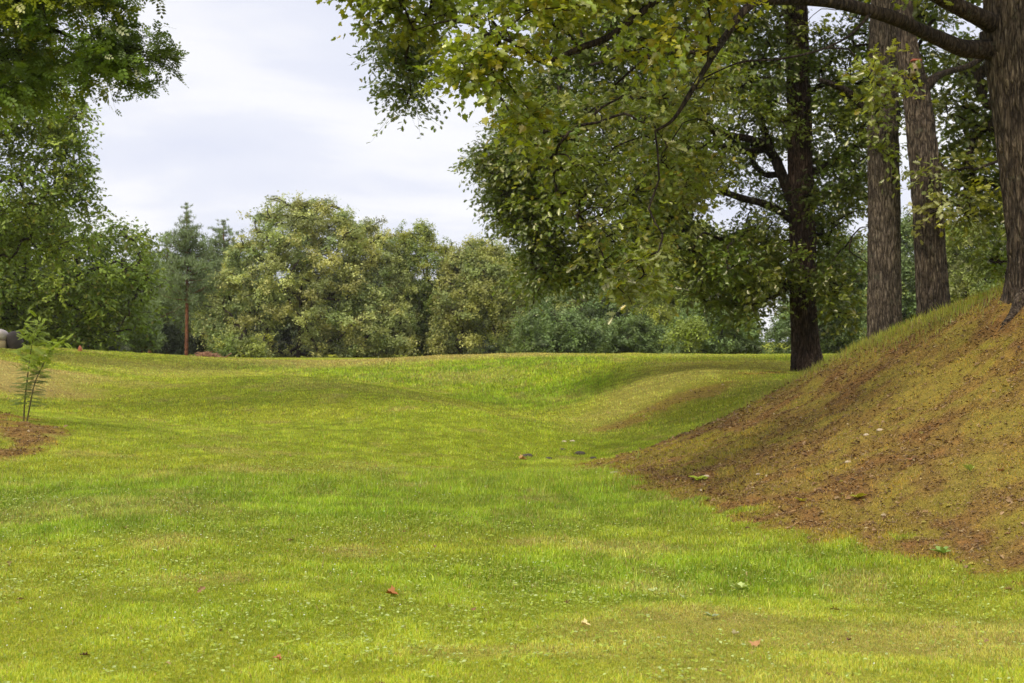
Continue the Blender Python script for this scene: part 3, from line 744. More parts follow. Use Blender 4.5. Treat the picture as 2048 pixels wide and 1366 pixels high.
L5 = ([pt(1460, 60, 14.2), pt(1410, 105, 14.5), pt(1350, 100, 14.6), pt(1290, 120, 14.6), pt(1230, 170, 14.6)], [0.026, 0.024, 0.02, 0.016, 0.008])
L6 = ([pt(1330, -8, 14.0), pt(1200, -60, 14.6), pt(1080, -40, 15.4), pt(985, 15, 16.4), pt(930, 37, 17), pt(880, 45, 17.4), pt(830, 60, 17.8)], [0.034, 0.03, 0.026, 0.02, 0.015, 0.012, 0.008])
L7 = ([pt(1745, 22, 15.2), pt(1700, 70, 14.9), pt(1640, 100, 14.7), pt(1560, 118, 14.4), pt(1480, 125, 14.2), pt(1400, 160, 14.0)], [0.02, 0.016, 0.013, 0.011, 0.009, 0.005])
hangs = dict(sprig=(0.22, 0.45), nl=7, droop=0.35, flat=0.5, twig=0.0022, hues=(0.035, (0.34, 0.27, 0.02)), spread=0.9, upb=0.9)
AV = (([(2000, 98), (1930, 97), (1870, 74), (1800, 42), (1740, 22), (1660, 4), (1580, -2)], 85, 17.5, 0.97),
      ([(1512, 2), (1480, 30), (1450, 75), (1415, 130), (1375, 195)], 75, 14.7, 0.88),
      ([(1330, -8), (1270, 35), (1215, 75), (1160, 96), (1110, 118), (1075, 120), (1035, 90)], 55, 14.2, 0.85))
YB = [(0.27, 0.31, 0.016), (0.33, 0.31, 0.016), (0.20, 0.27, 0.018), (0.25, 0.30, 0.018)]
big_crowns = [
    dict(poly=[(695, -80), (708, 25), (735, 70), (790, 60), (860, 70), (905, 40), (990, -10), (990, -80)], d=18.0, depth=0.9, n=40, r=0.22, t=MAPLE, size=0.09, per=80, cols=YB[2:]+OLV, kw=hangs),
    dict(poly=[(760, 60), (775, 110), (782, 190), (800, 222), (828, 205), (845, 130), (865, 80), (900, 55)], d=19.5, depth=0.7, n=40, r=0.24, t=OAK, size=0.085, per=90, cols=[(0.085, 0.14, 0.02), (0.11, 0.16, 0.02)], kw=hangs),
    dict(poly=[(960, -80), (985, 20), (935, 75), (915, 120), (890, 160), (915, 178), (950, 200), (1000, 208), (1020, 165), (1060, 150), (1100, 120), (1170, 120), (1200, 130), (1350, 110), (1460, 60), (1500, -80)], d=13.5, depth=1.2, n=104, r=0.16, t=MAPLE, size=0.078, per=58, cols=YB+OLV, kw=hangs, avoid=AV, holes=((985, 175, 30, 14, 0.7), (1090, 165, 75, 34, 0.95), (1180, 155, 50, 26, 0.8))),
    dict(poly=[(1010, 250), (1060, 200), (1150, 170), (1230, 190), (1350, 130), (1470, 110), (1450, 250), (1425, 370), (1370, 420), (1340, 460), (1325, 540), (1315, 585), (1285, 600), (1240, 575), (1190, 520), (1150, 440), (1085, 360), (1060, 300)], d=18.5, depth=1.8, n=190, r=0.24, t=OAK, size=0.092, per=54, cols=OLV+GRY[:2]+[(0.14, 0.21, 0.02), (0.12, 0.19, 0.02)], kw=hangs, avoid=AV, holes=((1180, 160, 60, 36, 0.85), (1110, 200, 50, 40, 0.6), (1255, 330, 40, 40, 0.5), (1170, 420, 40, 30, 0.6), (1400, 300, 40, 60, 0.5))),
    dict(poly=[(1000, 240), (1015, 225), (1080, 228), (1120, 250), (1060, 270), (1010, 262)], d=13.8, depth=0.3, n=5, r=0.12, t=MAPLE, size=0.08, per=44, cols=YB[:2], kw=hangs),
    dict(poly=[(1240, 470), (1330, 460), (1335, 540), (1320, 600), (1290, 618), (1240, 600), (1215, 560)], d=13.6, depth=0.4, n=11, r=0.15, t=OAK, size=0.088, per=46, cols=GRY[1:2]+OLV[:2], kw=hangs),
    dict(poly=[(1730, 110), (1790, 75), (1840, 100), (1850, 130), (1800, 150), (1780, 195), (1740, 205), (1700, 160)], d=14.2, depth=0.4, n=9, r=0.17, t=OAK, size=0.085, per=46, cols=OLV+YB[:1], kw=hangs, avoid=AV),
    dict(poly=[(1480, -90), (1560, 30), (1600, 60), (1690, 70), (1740, 60), (1880, 0), (1900, -90)], d=15.6, depth=1.0, n=30, r=0.2, t=OAK, size=0.09, per=46, cols=OLV+YB[2:], kw=hangs, avoid=AV),
    dict(poly=[(740, -230), (1330, -230), (1400, -500), (1250, -800), (800, -800), (640, -450)], d=20, depth=3.0, n=95, r=0.6, t=OAK, size=0.26, per=50, cols=OLV, kw=dict(sprig=(0.5, 0.8), nl=6, droop=0.3)),  # unseen part of the crown, added to cast shade on the slope
    dict(poly=[(640, -190), (2300, -190), (2300, -700), (2000, -1100), (1300, -1050), (800, -600)], d=15.5, depth=4.5, n=190, r=0.45, t=OAK, size=0.17, per=40, cols=OLV, kw=dict(sprig=(0.4, 0.7), nl=6, droop=0.3), avoid=AV),
    dict(poly=[(2110, -100), (2100, 380), (2300, 430), (2700, 300), (2700, -900), (2200, -1000)], d=16.5, depth=4.0, n=110, r=0.45, t=OAK, size=0.18, per=40, cols=OLV, kw=dict(sprig=(0.4, 0.7), nl=6, droop=0.3)),
]
big = build_tree('oak_tree', (bx, by, bz), 'thick leaning oak on top of the right bank with limb over the lawn', 'tree', OAKS, tP, tR, M_BARK, [L1, L2, L3, L4, L5, L6, L7], big_crowns,
           dict(segs=150, ridge=0.03, rf=26, zf=3.2, flare=(0.75, 0.45, 3), seed=2), seed=3, twigs=(0.0028, 0.45, 0.02), tw_segs=5, tstep=0.025)
# surface roots running down the bank
for a, e, r0 in ((np.array([bx-0.22, by-0.12, 0]), np.array([bx-0.80, by-0.6, 0]), 0.11), (np.array([bx-0.05, by-0.28, 0]), np.array([bx-0.2, by-0.9, 0]), 0.09)):
    pp = []
    for k in range(5):
        q = a*(1-k/4)+e*k/4; q[2] = gz(q[0], q[1])+(0.10, -0.01, -0.03, -0.04, -0.06)[k]
        pp.append(q)
    part('root', tube_mesh('root', pp, [r0, r0*0.8, r0*0.6, r0*0.4, r0*0.15], M_BARK, segs=16, step=0.06, ridge=0.02, rf=20, seed=5), big)

def oak(base_px, d, path, rad, label, crowns, limbs, bark, seed, tw=(0.008, 0.55, 0.10), flare=(0.5, 0.5, 4), ridge=0.034, att=4, name='oak_tree', twsegs=5):
    bx, by = pt(base_px, 700, d)[:2]; bz = gz(bx, by)
    tP = [np.array([bx, by, bz-0.25])]+[pt(px, py, d) for px, py in path]
    return build_tree(name, (bx, by, bz), label, 'tree', OAKS, tP, rad, bark, limbs, crowns, dict(segs=90, ridge=ridge, rf=20, zf=2.6, flare=flare, seed=seed), seed=seed, twigs=tw, tw_segs=twsegs, tstep=0.05, attach=att)

mid = dict(vary=0.25, sprig=(0.3, 0.65), nl=7, droop=0.25, flat=0.65, twig=0.004, hues=(0.04, (0.24, 0.22, 0.02)))
# --- dark oak beside the hollow
d = 35.6
dO = d
limbs1 = [
    ([pt(1603, 470, d), pt(1585, 440, d), pt(1540, 412, d-0.3), pt(1490, 398, d-0.8), pt(1440, 384, d-1.2), pt(1405, 384, d-1.4), pt(1370, 404, d-1.6)], [0.13, 0.12, 0.10, 0.085, 0.075, 0.06, 0.03]),
    ([pt(1603, 440, d), pt(1582, 395, d), pt(1560, 340, d), pt(1545, 310, d), pt(1520, 285, d-0.5), pt(1470, 272, d-1), pt(1420, 262, d-1.5), pt(1380, 240, d-2)], [0.15, 0.15, 0.14, 0.13, 0.10, 0.085, 0.06, 0.03]),
    ([pt(1545, 310, d), pt(1525, 250, d+0.3), pt(1512, 190, d+0.5), pt(1480, 110, d+0.8), pt(1430, 10, d+1)], [0.11, 0.09, 0.08, 0.07, 0.05]),
    ([pt(1525, 300, d), pt(1490, 302, d-0.4), pt(1440, 292, d-0.8), pt(1390, 295, d-1.2), pt(1330, 320, d-1.6)], [0.07, 0.065, 0.055, 0.045, 0.02]),
    ([pt(1615, 350, d), pt(1655, 330, d), pt(1700, 300, d-0.2), pt(1740, 275, d-0.4), pt(1800, 230, d-0.5)], [0.10, 0.085, 0.075, 0.06, 0.04]),
    ([pt(1605, 150, d), pt(1560, 132, d-0.5), pt(1500, 128, d-1), pt(1430, 110, d-1.8), pt(1330, 100, d-2.5), pt(1180, 130, d-3)], [0.12, 0.10, 0.09, 0.08, 0.06, 0.03]),
    ([pt(1615, 190, d), pt(1660, 165, d), pt(1720, 190, d+0.4), pt(1780, 240, d+0.6)], [0.07, 0.06, 0.05, 0.03]),
    ([pt(1600, 250, d), pt(1450, 200, d-2), pt(1250, 230, d-2.5), pt(1120, 290, d-2), pt(1050, 340, d-2)], [0.08, 0.06, 0.04, 0.02, 0.008]),
]
AVO = (([(1590, 440), (1540, 412), (1490, 398), (1440, 384), (1405, 384), (1370, 404)], 22, 35.6, 0.9),
       ([(1582, 395), (1560, 340), (1545, 310), (1520, 285), (1470, 272), (1420, 262)], 24, 35.6, 0.9),
       ([(1545, 310), (1525, 250), (1512, 190)], 18, 35.6, 0.7),
       ([(1606, 700), (1604, 450), (1600, 300), (1596, 170)], 34, 35.6, 0.85), ([(1596, 170), (1594, 70)], 30, 35.6, 0.6))
hol = ((1500, 345, 46, 34, 0.85), (1430, 430, 50, 20, 0.85), (1365, 465, 50, 34, 0.8), (1655, 285, 26, 36, 0.6), (1480, 440, 40, 20, 0.6), (1540, 640, 45, 70, 0.85))
oak(1615, d, [(1615, 745), (1610, 700), (1606, 600), (1604, 450), (1600, 300), (1596, 150), (1592, 0), (1585, -200), (1570, -500), (1560, -900)],
    [0.36, 0.34, 0.325, 0.315, 0.31, 0.30, 0.285, 0.26, 0.22, 0.16, 0.07], 'dark reddish oak with arching lower limbs standing at the foot of the right bank',
    [dict(poly=[(950, 325), (1000, 360), (985, 400), (1010, 440), (1050, 480), (1065, 520), (1050, 560), (1075, 590), (1190, 545), (1330, 500), (1380, 470), (1390, 560), (1405, 600), (1450, 610), (1480, 630), (1530, 600), (1570, 570), (1590, 570), (1650, 590), (1680, 640), (1700, 560), (1690, 480), (1720, 400), (1730, 200), (1600, 50), (1500, -60), (1300, -100), (1150, -60), (1060, 130), (1020, 230), (1000, 290)], d=d, depth=4.5, n=900, r=0.42, t=OAK, size=0.122, per=122, cols=DRK, kw=mid, holes=hol, avoid=AVO, fringe=150, fr=9, fmax=610),
     dict(poly=[(943, 322), (1000, 300), (1025, 220), (1110, 200), (1120, 400), (1120, 560), (1060, 560), (1065, 520), (1030, 450), (1000, 440), (985, 400), (1000, 360)], d=d-2, depth=2.0, n=150, r=0.36, t=OAK, size=0.12, per=112, cols=DRK, kw=mid, fringe=60, fr=8),
     dict(poly=[(1380, 500), (1460, 480), (1570, 480), (1590, 560), (1580, 620), (1540, 610), (1480, 650), (1420, 620), (1390, 590)], d=d-2, depth=2, n=34, r=0.5, t=OAK, size=0.14, per=90, cols=DRK+[(0.16, 0.18, 0.02)], kw=mid, holes=((1530, 600, 30, 30, 0.8),)),
     dict(poly=[(1640, 540), (1700, 540), (1720, 600), (1700, 660), (1665, 660), (1640, 600)], d=d-1, depth=1.2, n=12, r=0.4, t=OAK, size=0.14, per=90, cols=DRK+[(0.16, 0.18, 0.02)], kw=mid),
     dict(poly=[(1000, -110), (1100, -500), (1300, -900), (1600, -1050), (1900, -900), (2050, -500), (2000, -110)], d=d, depth=6, n=230, r=0.9, t=OAK, size=0.34, per=46, cols=DRK, kw=dict(sprig=(0.6, 1.1), nl=6, droop=0.2))],
    limbs1, M_BARKRED, 21, flare=(1.1, 0.42, 3))
# --- second oak
d = 32
oak(1770, d, [(1770, 700), (1769, 600), (1768, 400), (1766, 250), (1768, 100), (1772, -60), (1778, -400), (1790, -1000)],
    [0.42, 0.385, 0.372, 0.36, 0.35, 0.32, 0.29, 0.2, 0.07], 'straight grey-brown oak trunk between the dark oak and the leaning birdhouse oak',
    [dict(poly=[(1640, -60), (1650, 60), (1700, 200), (1730, 330), (1760, 330), (1830, 230), (1900, 200), (1900, -60)], d=d+2.5, depth=2.2, n=70, r=0.5, t=OAK, size=0.15, per=90, cols=DRK, kw=mid),
     dict(poly=[(1740, 160), (1800, 170), (1800, 260), (1750, 255)], d=d-1.2, depth=0.4, n=7, r=0.35, t=OAK, size=0.14, per=60, cols=OLV, kw=mid),
     dict(poly=[(1745, 300), (1800, 300), (1800, 350), (1780, 350)], d=d-1.2, depth=0.3, n=3, r=0.26, t=OAK, size=0.14, per=50, cols=OLV, kw=mid),
     dict(poly=[(1500, -110), (1500, -700), (1750, -1150), (2000, -700), (2000, -110)], d=d+1, depth=5, n=130, r=0.9, t=OAK, size=0.34, per=46, cols=DRK, kw=dict(sprig=(0.6, 1.1), nl=6, droop=0.2))],
    [([pt(1766, 240, d), pt(1730, 215, d), pt(1690, 180, d-0.3), pt(1640, 160, d-0.6)], [0.12, 0.10, 0.08, 0.04])], M_BARKGREY, 33)
# --- third oak with the nest box
d = 27.5
o3 = oak(1869, d, [(1868, 640), (1864, 560), (1856, 430), (1846, 300), (1834, 200), (1822, 140), (1812, 60), (1800, -100), (1780, -400), (1760, -800)],
    [0.34, 0.31, 0.295, 0.285, 0.27, 0.26, 0.24, 0.17, 0.13, 0.09, 0.04], 'leaning forked oak on the right bank that carries the birdhouse',
    [dict(poly=[(1870, 60), (1980, 80), (2060, 60), (2060, 560), (2000, 560), (1960, 470), (1900, 440), (1880, 380), (1880, 200)], d=d+4.5, depth=2.5, n=120, r=0.5, t=OAK, size=0.15, per=90, cols=DRK+[(0.14, 0.16, 0.02)], kw=mid),
     dict(poly=[(1850, 350), (1900, 370), (1890, 430), (1850, 430)], d=d-0.8, depth=0.3, n=5, r=0.28, t=OAK, size=0.13, per=60, cols=GRY, kw=mid),
     dict(poly=[(1895, 310), (1975, 300), (1985, 420), (1950, 440), (1900, 430)], d=d-0.8, depth=0.6, n=12, r=0.28, t=OAK, size=0.13, per=44, cols=[(0.20, 0.21, 0.02), (0.30, 0.30, 0.02), (0.12, 0.15, 0.02)], kw=mid),
     dict(poly=[(1800, -110), (1850, -600), (2100, -800), (2400, -500), (2400, 300), (2120, 300), (2050, -60)], d=d+1, depth=5, n=150, r=0.8, t=OAK, size=0.3, per=50, cols=DRK, kw=dict(sprig=(0.6, 1.1), nl=6, droop=0.2))],
    [([pt(1838, 190, d), pt(1865, 160, d), pt(1890, 145, d+0.3), pt(1940, 130, d+0.8), pt(2000, 90, d+1.2)], [0.13, 0.09, 0.07, 0.055, 0.03])], M_BARK, 44)

# birdhouse on the leaning oak
def box(s, c, h, col=None, mi=0, rot=None):
    v = np.array([[x, y, z] for x in (-1, 1) for y in (-1, 1) for z in (-1, 1)], dtype=float)*np.array(h)
    if rot is not None: v = v @ rot.T
    s.add(v+np.array(c), np.array([0, 1, 3, 2, 4, 6, 7, 5, 0, 4, 5, 1, 2, 3, 7, 6, 0, 2, 6, 4, 1, 5, 7, 3]), [4]*6, mi, None)
def flat_mat(name, col, rough=0.8, sc=30):
    m, t = new_mat(name); o = N(t, 'ShaderNodeOutputMaterial'); p = N(t, 'ShaderNodeBsdfPrincipled'); p.inputs['Roughness'].default_value = rough; p.inputs['Specular IOR Level'].default_value = 0.25
    tcn = N(t, 'ShaderNodeTexCoord'); nz = N(t, 'ShaderNodeTexNoise', i_Scale=sc, i_Detail=5.0, i_Roughness=0.7); Lk(t, tcn.outputs['Object'], nz.inputs['Vector'])
    a = tuple(c*0.6 for c in col); b_ = tuple(min(1, c*1.35) for c in col)
    Lk(t, ramp(t, nz.outputs[0], [(0.3, a), (0.7, b_)]), p.inputs['Base Color'])
    b = N(t, 'ShaderNodeBump'); b.inputs['Strength'].default_value = 0.5; b.inputs['Distance'].default_value = 0.01; Lk(t, nz.outputs[0], b.inputs['Height']); Lk(t, b.outputs[0], p.inputs['Normal'])
    Lk(t, p.outputs[0], o.inputs[0]); return m
def rotz(a):
    c, s = math.cos(a), math.sin(a); return np.array([[c, -s, 0], [s, c, 0], [0, 0, 1]])
def roty(a):
    c, s = math.cos(a), math.sin(a); return np.array([[c, 0, s], [0, 1, 0], [-s, 0, c]])
bc = pt(1829, 136, d-0.42)
bh = thing('birdhouse', bc-np.array([0, 0, 0.14]), 'small wooden birdhouse with reddish roof hung high on the leaning oak', 'birdhouse')
Rb = roty(0.15)
s = Soup(); box(s, bc, (0.058, 0.07, 0.125), rot=Rb); part('body', s.mesh('body', [flat_mat('weathered_wood', (0.34, 0.26, 0.17))]), bh)
s = Soup(); box(s, bc+Rb @ np.array([0.0, -0.015, 0.135]), (0.085, 0.10, 0.018), rot=Rb @ roty(-0.1)); part('roof', s.mesh('roof', [flat_mat('red_roof_felt', (0.30, 0.085, 0.05))]), bh)
s = Soup(); tube(s, np.array([bc+np.array([-0.005, -0.073, -0.05]), bc+np.array([-0.005, -0.076, -0.05])]), [0.026, 0.026], 14); part('entrance_hole', s.mesh('entrance_hole', [flat_mat('hole_shade', (0.012, 0.008, 0.006))]), bh)  # dark disc standing for the shade inside the hole
s = Soup(); box(s, bc+np.array([0.0, 0.12, 0.0]), (0.03, 0.055, 0.16), rot=Rb); part('mounting_board', s.mesh('mounting_board', [bpy.data.materials['weathered_wood']]), bh)

# --- left side trees
PIN = dict(sprig=(0.3, 0.6), nl=6, droop=0.3, flat=0.5, twig=0.003, upb=1.0, spread=0.8, vary=0.28)
build_tree('ash_tree', (-11.6, 24, gz(-11.6, 24)), 'near tree with feathery leaves hanging into the top left corner', 'tree', None,
    [np.array([-11.6, 24, gz(-11.6, 24)-0.3]), np.array([-11.5, 24, 4]), np.array([-11.2, 24, 8]), np.array([-11.0, 24, 13])], [0.28, 0.24, 0.18, 0.08], M_BARKGREY,
    [([np.array([-11.3, 24, 5.2]), pt(20, 110, 24), pt(100, 62, 24), pt(160, 82, 23.8), pt(215, 85, 23.6), pt(280, 100, 23.5)], [0.10, 0.05, 0.035, 0.026, 0.018, 0.008]),
     ([np.array([-11.3, 24, 6.6]), pt(60, 20, 24), pt(160, -20, 24), pt(250, 20, 24)], [0.09, 0.05, 0.035, 0.01])],
    [dict(poly=[(-280, -100), (250, -100), (285, -20), (262, 10), (230, 40), (240, 100), (225, 130), (200, 165), (150, 120), (120, 170), (60, 190), (0, 205), (-280, 230)], d=24, depth=2.4, n=215, r=0.27, t=PINN, size=0.22, per=56, cols=[(0.16, 0.25, 0.02), (0.12, 0.20, 0.02), (0.26, 0.30, 0.014), (0.14, 0.22, 0.03)], fringe=60, fr=8, kw=PIN),
     dict(poly=[(220, 60), (290, 62), (325, 62), (335, 125), (300, 135), (255, 110), (285, 175), (292, 195), (262, 165), (225, 130), (190, 150)], d=23.5, depth=0.5, n=26, r=0.15, t=PINN, size=0.18, per=40, cols=[(0.14, 0.21, 0.025), (0.11, 0.17, 0.02)], kw=dict(PIN, sprig=(0.2, 0.4))),
     dict(poly=[(-700, -120), (260, -120), (200, -400), (-200, -700), (-700, -700)], d=24, depth=4.5, n=90, r=0.6, t=PINN, size=0.34, per=44, cols=DRK, kw=PIN)],
    dict(segs=40, ridge=0.012, rf=20, seed=3), seed=51, leaf_mat_=M_FEATHER, twigs=(0.0035, 0.5, 0.03), attach=6)
build_tree('birch_tree', (-17.5, 42, gz(-17.5, 42)), 'tall airy light green tree behind the feathery tree at left', 'tree', None,
    [np.array([-17.5, 42, gz(-17.5, 42)-0.3]), np.array([-17.2, 42, 4]), np.array([-16.8, 42, 8]), np.array([-16.4, 42, 14])], [0.3, 0.25, 0.17, 0.05], M_BARKGREY, [],
    [dict(poly=[(-220, 60), (0, 130), (140, 120), (192, 195), (178, 225), (160, 260), (178, 300), (172, 345), (188, 380), (180, 430), (188, 470), (150, 500), (60, 520), (-200, 560)], d=42, depth=2.8, n=430, r=0.43, t=OVAL, size=0.13, per=104, cols=[(0.20, 0.28, 0.04), (0.25, 0.31, 0.045), (0.16, 0.23, 0.04), (0.14, 0.20, 0.032)], kw=dict(mid, sprig=(0.3, 0.6)), holes=((135, 430, 35, 40, 0.6), (60, 180, 50, 40, 0.6), (20, 355, 30, 40, 0.6))),
     dict(poly=[(-700, 200), (-200, -100), (120, -100), (100, -400), (-150, -600), (-600, -400)], d=42, depth=4, n=80, r=0.9, t=OVAL, size=0.3, per=40, cols=DRK, kw=mid)],
    dict(segs=40, ridge=0.012, rf=20, seed=4), seed=52, leaf_mat_=M_FAR, twigs=(0.006, 0.5, 0.06), attach=5)
FAR = dict(sprig=(0.35, 0.8), nl=6, droop=0.15, flat=0.7, hues=(0.03, (0.26, 0.24, 0.05)))
build_tree('oak_tree', (-20.5, 58, gz(-20.5, 58)), 'broad dark green bushy oak filling the left edge above the bank', 'tree', None,
    [np.array([-20.5, 58, gz(-20.5, 58)-0.3]), pt(20, 620, 58), pt(40, 540, 58), pt(60, 450, 58)], [0.35, 0.3, 0.22, 0.1], M_LIMB,
    [([pt(20, 600, 58), pt(-10, 575, 57), pt(-80, 570, 57)], [0.2, 0.14, 0.08]), ([pt(20, 620, 58), pt(110, 560, 57.5), pt(170, 545, 57), pt(240, 520, 57)], [0.2, 0.12, 0.08, 0.03])],
    [dict(poly=[(-260, 700), (-300, 500), (-100, 390), (40, 420), (110, 410), (130, 460), (190, 480), (235, 458), (262, 475), (290, 480), (285, 520), (300, 560), (285, 600), (292, 640), (240, 690), (100, 703)], d=58, depth=4.5, n=480, r=0.6, t=OAK, size=0.18, per=110, cols=[(0.14, 0.21, 0.022), (0.18, 0.25, 0.026), (0.11, 0.175, 0.02), (0.24, 0.30, 0.028)], kw=FAR, fringe=120, fr=6)],
    dict(segs=30, ridge=0.02, rf=14, seed=4), seed=53, leaf_mat_=M_FAR, twigs=(0.012, 0.5, 0.12), attach=3)

# --- the far wood edge
def far_tree(name, poly, d, n, r, cols, label, seed, trunk_x=None, depth=3.5, size=0.2, per=80, trunk_r=0.16, bark=None, cat='tree', tops=None, kw=None, holes=()):
    P = np.array(poly); cxp = trunk_x if trunk_x is not None else P[:, 0].mean()
    top = P[:, 1].min(); x, y = pt(cxp, 700, d)[:2]; z = gz(x, y)
    tr = [np.array([x, y, z-0.2]), np.array([x+0.1, y, z+1.6]), pt(cxp+6, (top+700)/2, d), pt(cxp, top+30, d)]
    return build_tree(name, (x, y, z), label, cat, BACK, tr, [trunk_r, trunk_r*0.85, trunk_r*0.55, 0.03], bark or M_LIMB, [],
        [dict(poly=poly, d=d, depth=depth, n=int(n*0.8), r=r, t=OAK if size > 0.5 else SPRAYS[seed % 3], size=size, per=per, cols=cols, fringe=int(n*0.6), fr=7, kw=kw or dict(sprig=(0.3, 0.8), nl=5, droop=0.1, flat=0.7, vary=0.24), holes=holes)],
        dict(segs=12, seed=seed), seed=seed, leaf_mat_=M_FAR, twigs=(0.02, 0.5, 0.10), tw_segs=4, tstep=0.4, attach=3)
YO = [(0.40, 0.43, 0.14), (0.32, 0.37, 0.13), (0.23, 0.30, 0.10), (0.42, 0.41, 0.13)]  # yellow-olive leaves, colour lightened to carry some distance haze
YG = [(0.29, 0.33, 0.06), (0.20, 0.27, 0.055), (0.36, 0.37, 0.07), (0.17, 0.23, 0.055)]
GG = [(0.20, 0.26, 0.07), (0.15, 0.21, 0.06), (0.24, 0.29, 0.07)]
BG = [(0.14, 0.21, 0.07), (0.18, 0.26, 0.085), (0.10, 0.155, 0.052), (0.14, 0.20, 0.05)]
LG = [(0.30, 0.36, 0.08), (0.38, 0.41, 0.085), (0.22, 0.29, 0.07)]
far_tree('maple_tree', [(395, 655), (410, 630), (450, 560), (475, 500), (515, 475), (525, 425), (560, 410), (640, 408), (690, 425), (715, 470), (705, 540), (760, 600), (805, 640), (815, 700), (700, 716), (470, 716), (440, 690)], 95, 495, 0.60, YO, 'tallest broad yellowish olive tree in the middle of the wood edge', 61, 596, 4.0, 0.26, 75, holes=((570, 680, 35, 30, 0.85), (520, 660, 20, 15, 0.5)))
far_tree('maple_tree', [(690, 520), (702, 465), (740, 448), (785, 480), (812, 550), (830, 640), (824, 712), (705, 712), (700, 600)], 97, 225, 0.60, YO, 'narrow olive tree just right of the tallest yellowish one', 62, 690, 3.5, 0.26, 75)
far_tree('aspen_tree', [(780, 540), (790, 500), (800, 462), (815, 475), (850, 455), (862, 485), (893, 490), (905, 540), (895, 640), (880, 712), (800, 712), (830, 640)], 99, 210, 0.56, YG, 'bright green tree with ragged loose top between olive trees', 63, 850, 3.0, 0.27, 66, holes=((870, 545, 20, 25, 0.8), (900, 650, 20, 20, 0.4)))
far_tree('maple_tree', [(885, 570), (905, 520), (920, 500), (965, 488), (1005, 500), (1045, 550), (1055, 640), (1040, 690), (1010, 660), (960, 650), (955, 712), (870, 712)], 96, 270, 0.60, [(0.39, 0.39, 0.11), (0.31, 0.33, 0.095), (0.22, 0.27, 0.08)], 'rounded yellow-green tree left of the oak foliage', 64, 920, 3.5, 0.26, 75, holes=((990, 690, 40, 30, 0.9),))
far_tree('linden_tree', [(985, 510), (1035, 500), (1075, 540), (1100, 600), (1080, 690), (1000, 700), (980, 600)], 110, 120, 0.64, GG, 'mid green tree peeping out behind the rounded yellow-green one', 65, 1030, 3.5, 0.3, 60)
far_tree('lilac_bush', [(1040, 714), (1038, 680), (1050, 640), (1090, 620), (1150, 640), (1190, 660), (1210, 714)], 82, 105, 0.48, BG, 'low blue-green bush at the left end of the hazy shrubs', 66, 1110, 2.2, 0.26, 70, 0.06, cat='bush')
far_tree('linden_tree', [(1080, 700), (1090, 600), (1150, 575), (1240, 590), (1300, 560), (1330, 600), (1340, 700)], 96, 195, 0.64, BG+[(0.22, 0.24, 0.06)], 'wide bluish tree behind the hanging oak leaves', 67, 1230, 3.5, 0.28, 70, holes=((1310, 670, 18, 20, 0.95),))
far_tree('lilac_bush', [(1200, 714), (1215, 660), (1270, 640), (1330, 670), (1345, 714)], 84, 82, 0.48, BG, 'blue-green bush under the hanging oak leaves', 68, 1270, 2.0, 0.26, 70, 0.06, cat='bush')
far_tree('linden_tree', [(1300, 660), (1290, 520), (1310, 470), (1340, 448), (1390, 445), (1440, 480), (1480, 540), (1490, 640), (1440, 700), (1340, 640)], 92, 285, 0.64, LG, 'light yellow-green tree seen through the dark oak limbs', 69, 1400, 4.0, 0.27, 75)
far_tree('hazel_bush', [(1345, 680), (1360, 655), (1390, 650), (1405, 670), (1385, 690)], 74, 18, 0.32, [(0.22, 0.28, 0.04)], 'small bright green bush in front of the bluish shrubs', 70, 1378, 0.8, 0.24, 60, 0.05, cat='bush')
far_tree('lilac_bush', [(1340, 714), (1345, 660), (1400, 620), (1460, 610), (1500, 650), (1522, 714)], 80, 142, 0.52, BG, 'rounded blue-green bush left of the bright gap in the wood', 71, 1440, 2.4, 0.26, 72, 0.06, cat='bush')
far_tree('linden_tree', [(1548, 714), (1552, 660), (1590, 590), (1640, 520), (1700, 480), (1760, 520), (1770, 700)], 84, 285, 0.60, BG, 'blue-green tree right of the bright gap behind the dark oak', 72, 1680, 3.2, 0.26, 76, holes=((1570, 690, 16, 20, 0.6),))
far_tree('linden_tree', [(1745, 700), (1750, 520), (1800, 450), (1860, 430), (1920, 470), (1960, 560), (1960, 660)], 78, 270, 0.60, BG+GG, 'green tree behind the leaning birdhouse oak', 73, 1850, 3.2, 0.25, 76)
far_tree('linden_tree', [(1880, 660), (1895, 480), (1930, 448), (1980, 480), (2005, 540), (2010, 650)], 74, 150, 0.56, LG+[(0.28, 0.30, 0.12)], 'pale yellow-green tree just left of the big leaning oak', 74, 1940, 2.6, 0.25, 72)
far_tree('linden_tree', [(1985, 650), (1990, 420), (2080, 360), (2250, 400), (2300, 640)], 70, 180, 0.72, GG, 'tree behind the big leaning oak at the right edge', 75, 2150, 3.0, 0.28, 60)

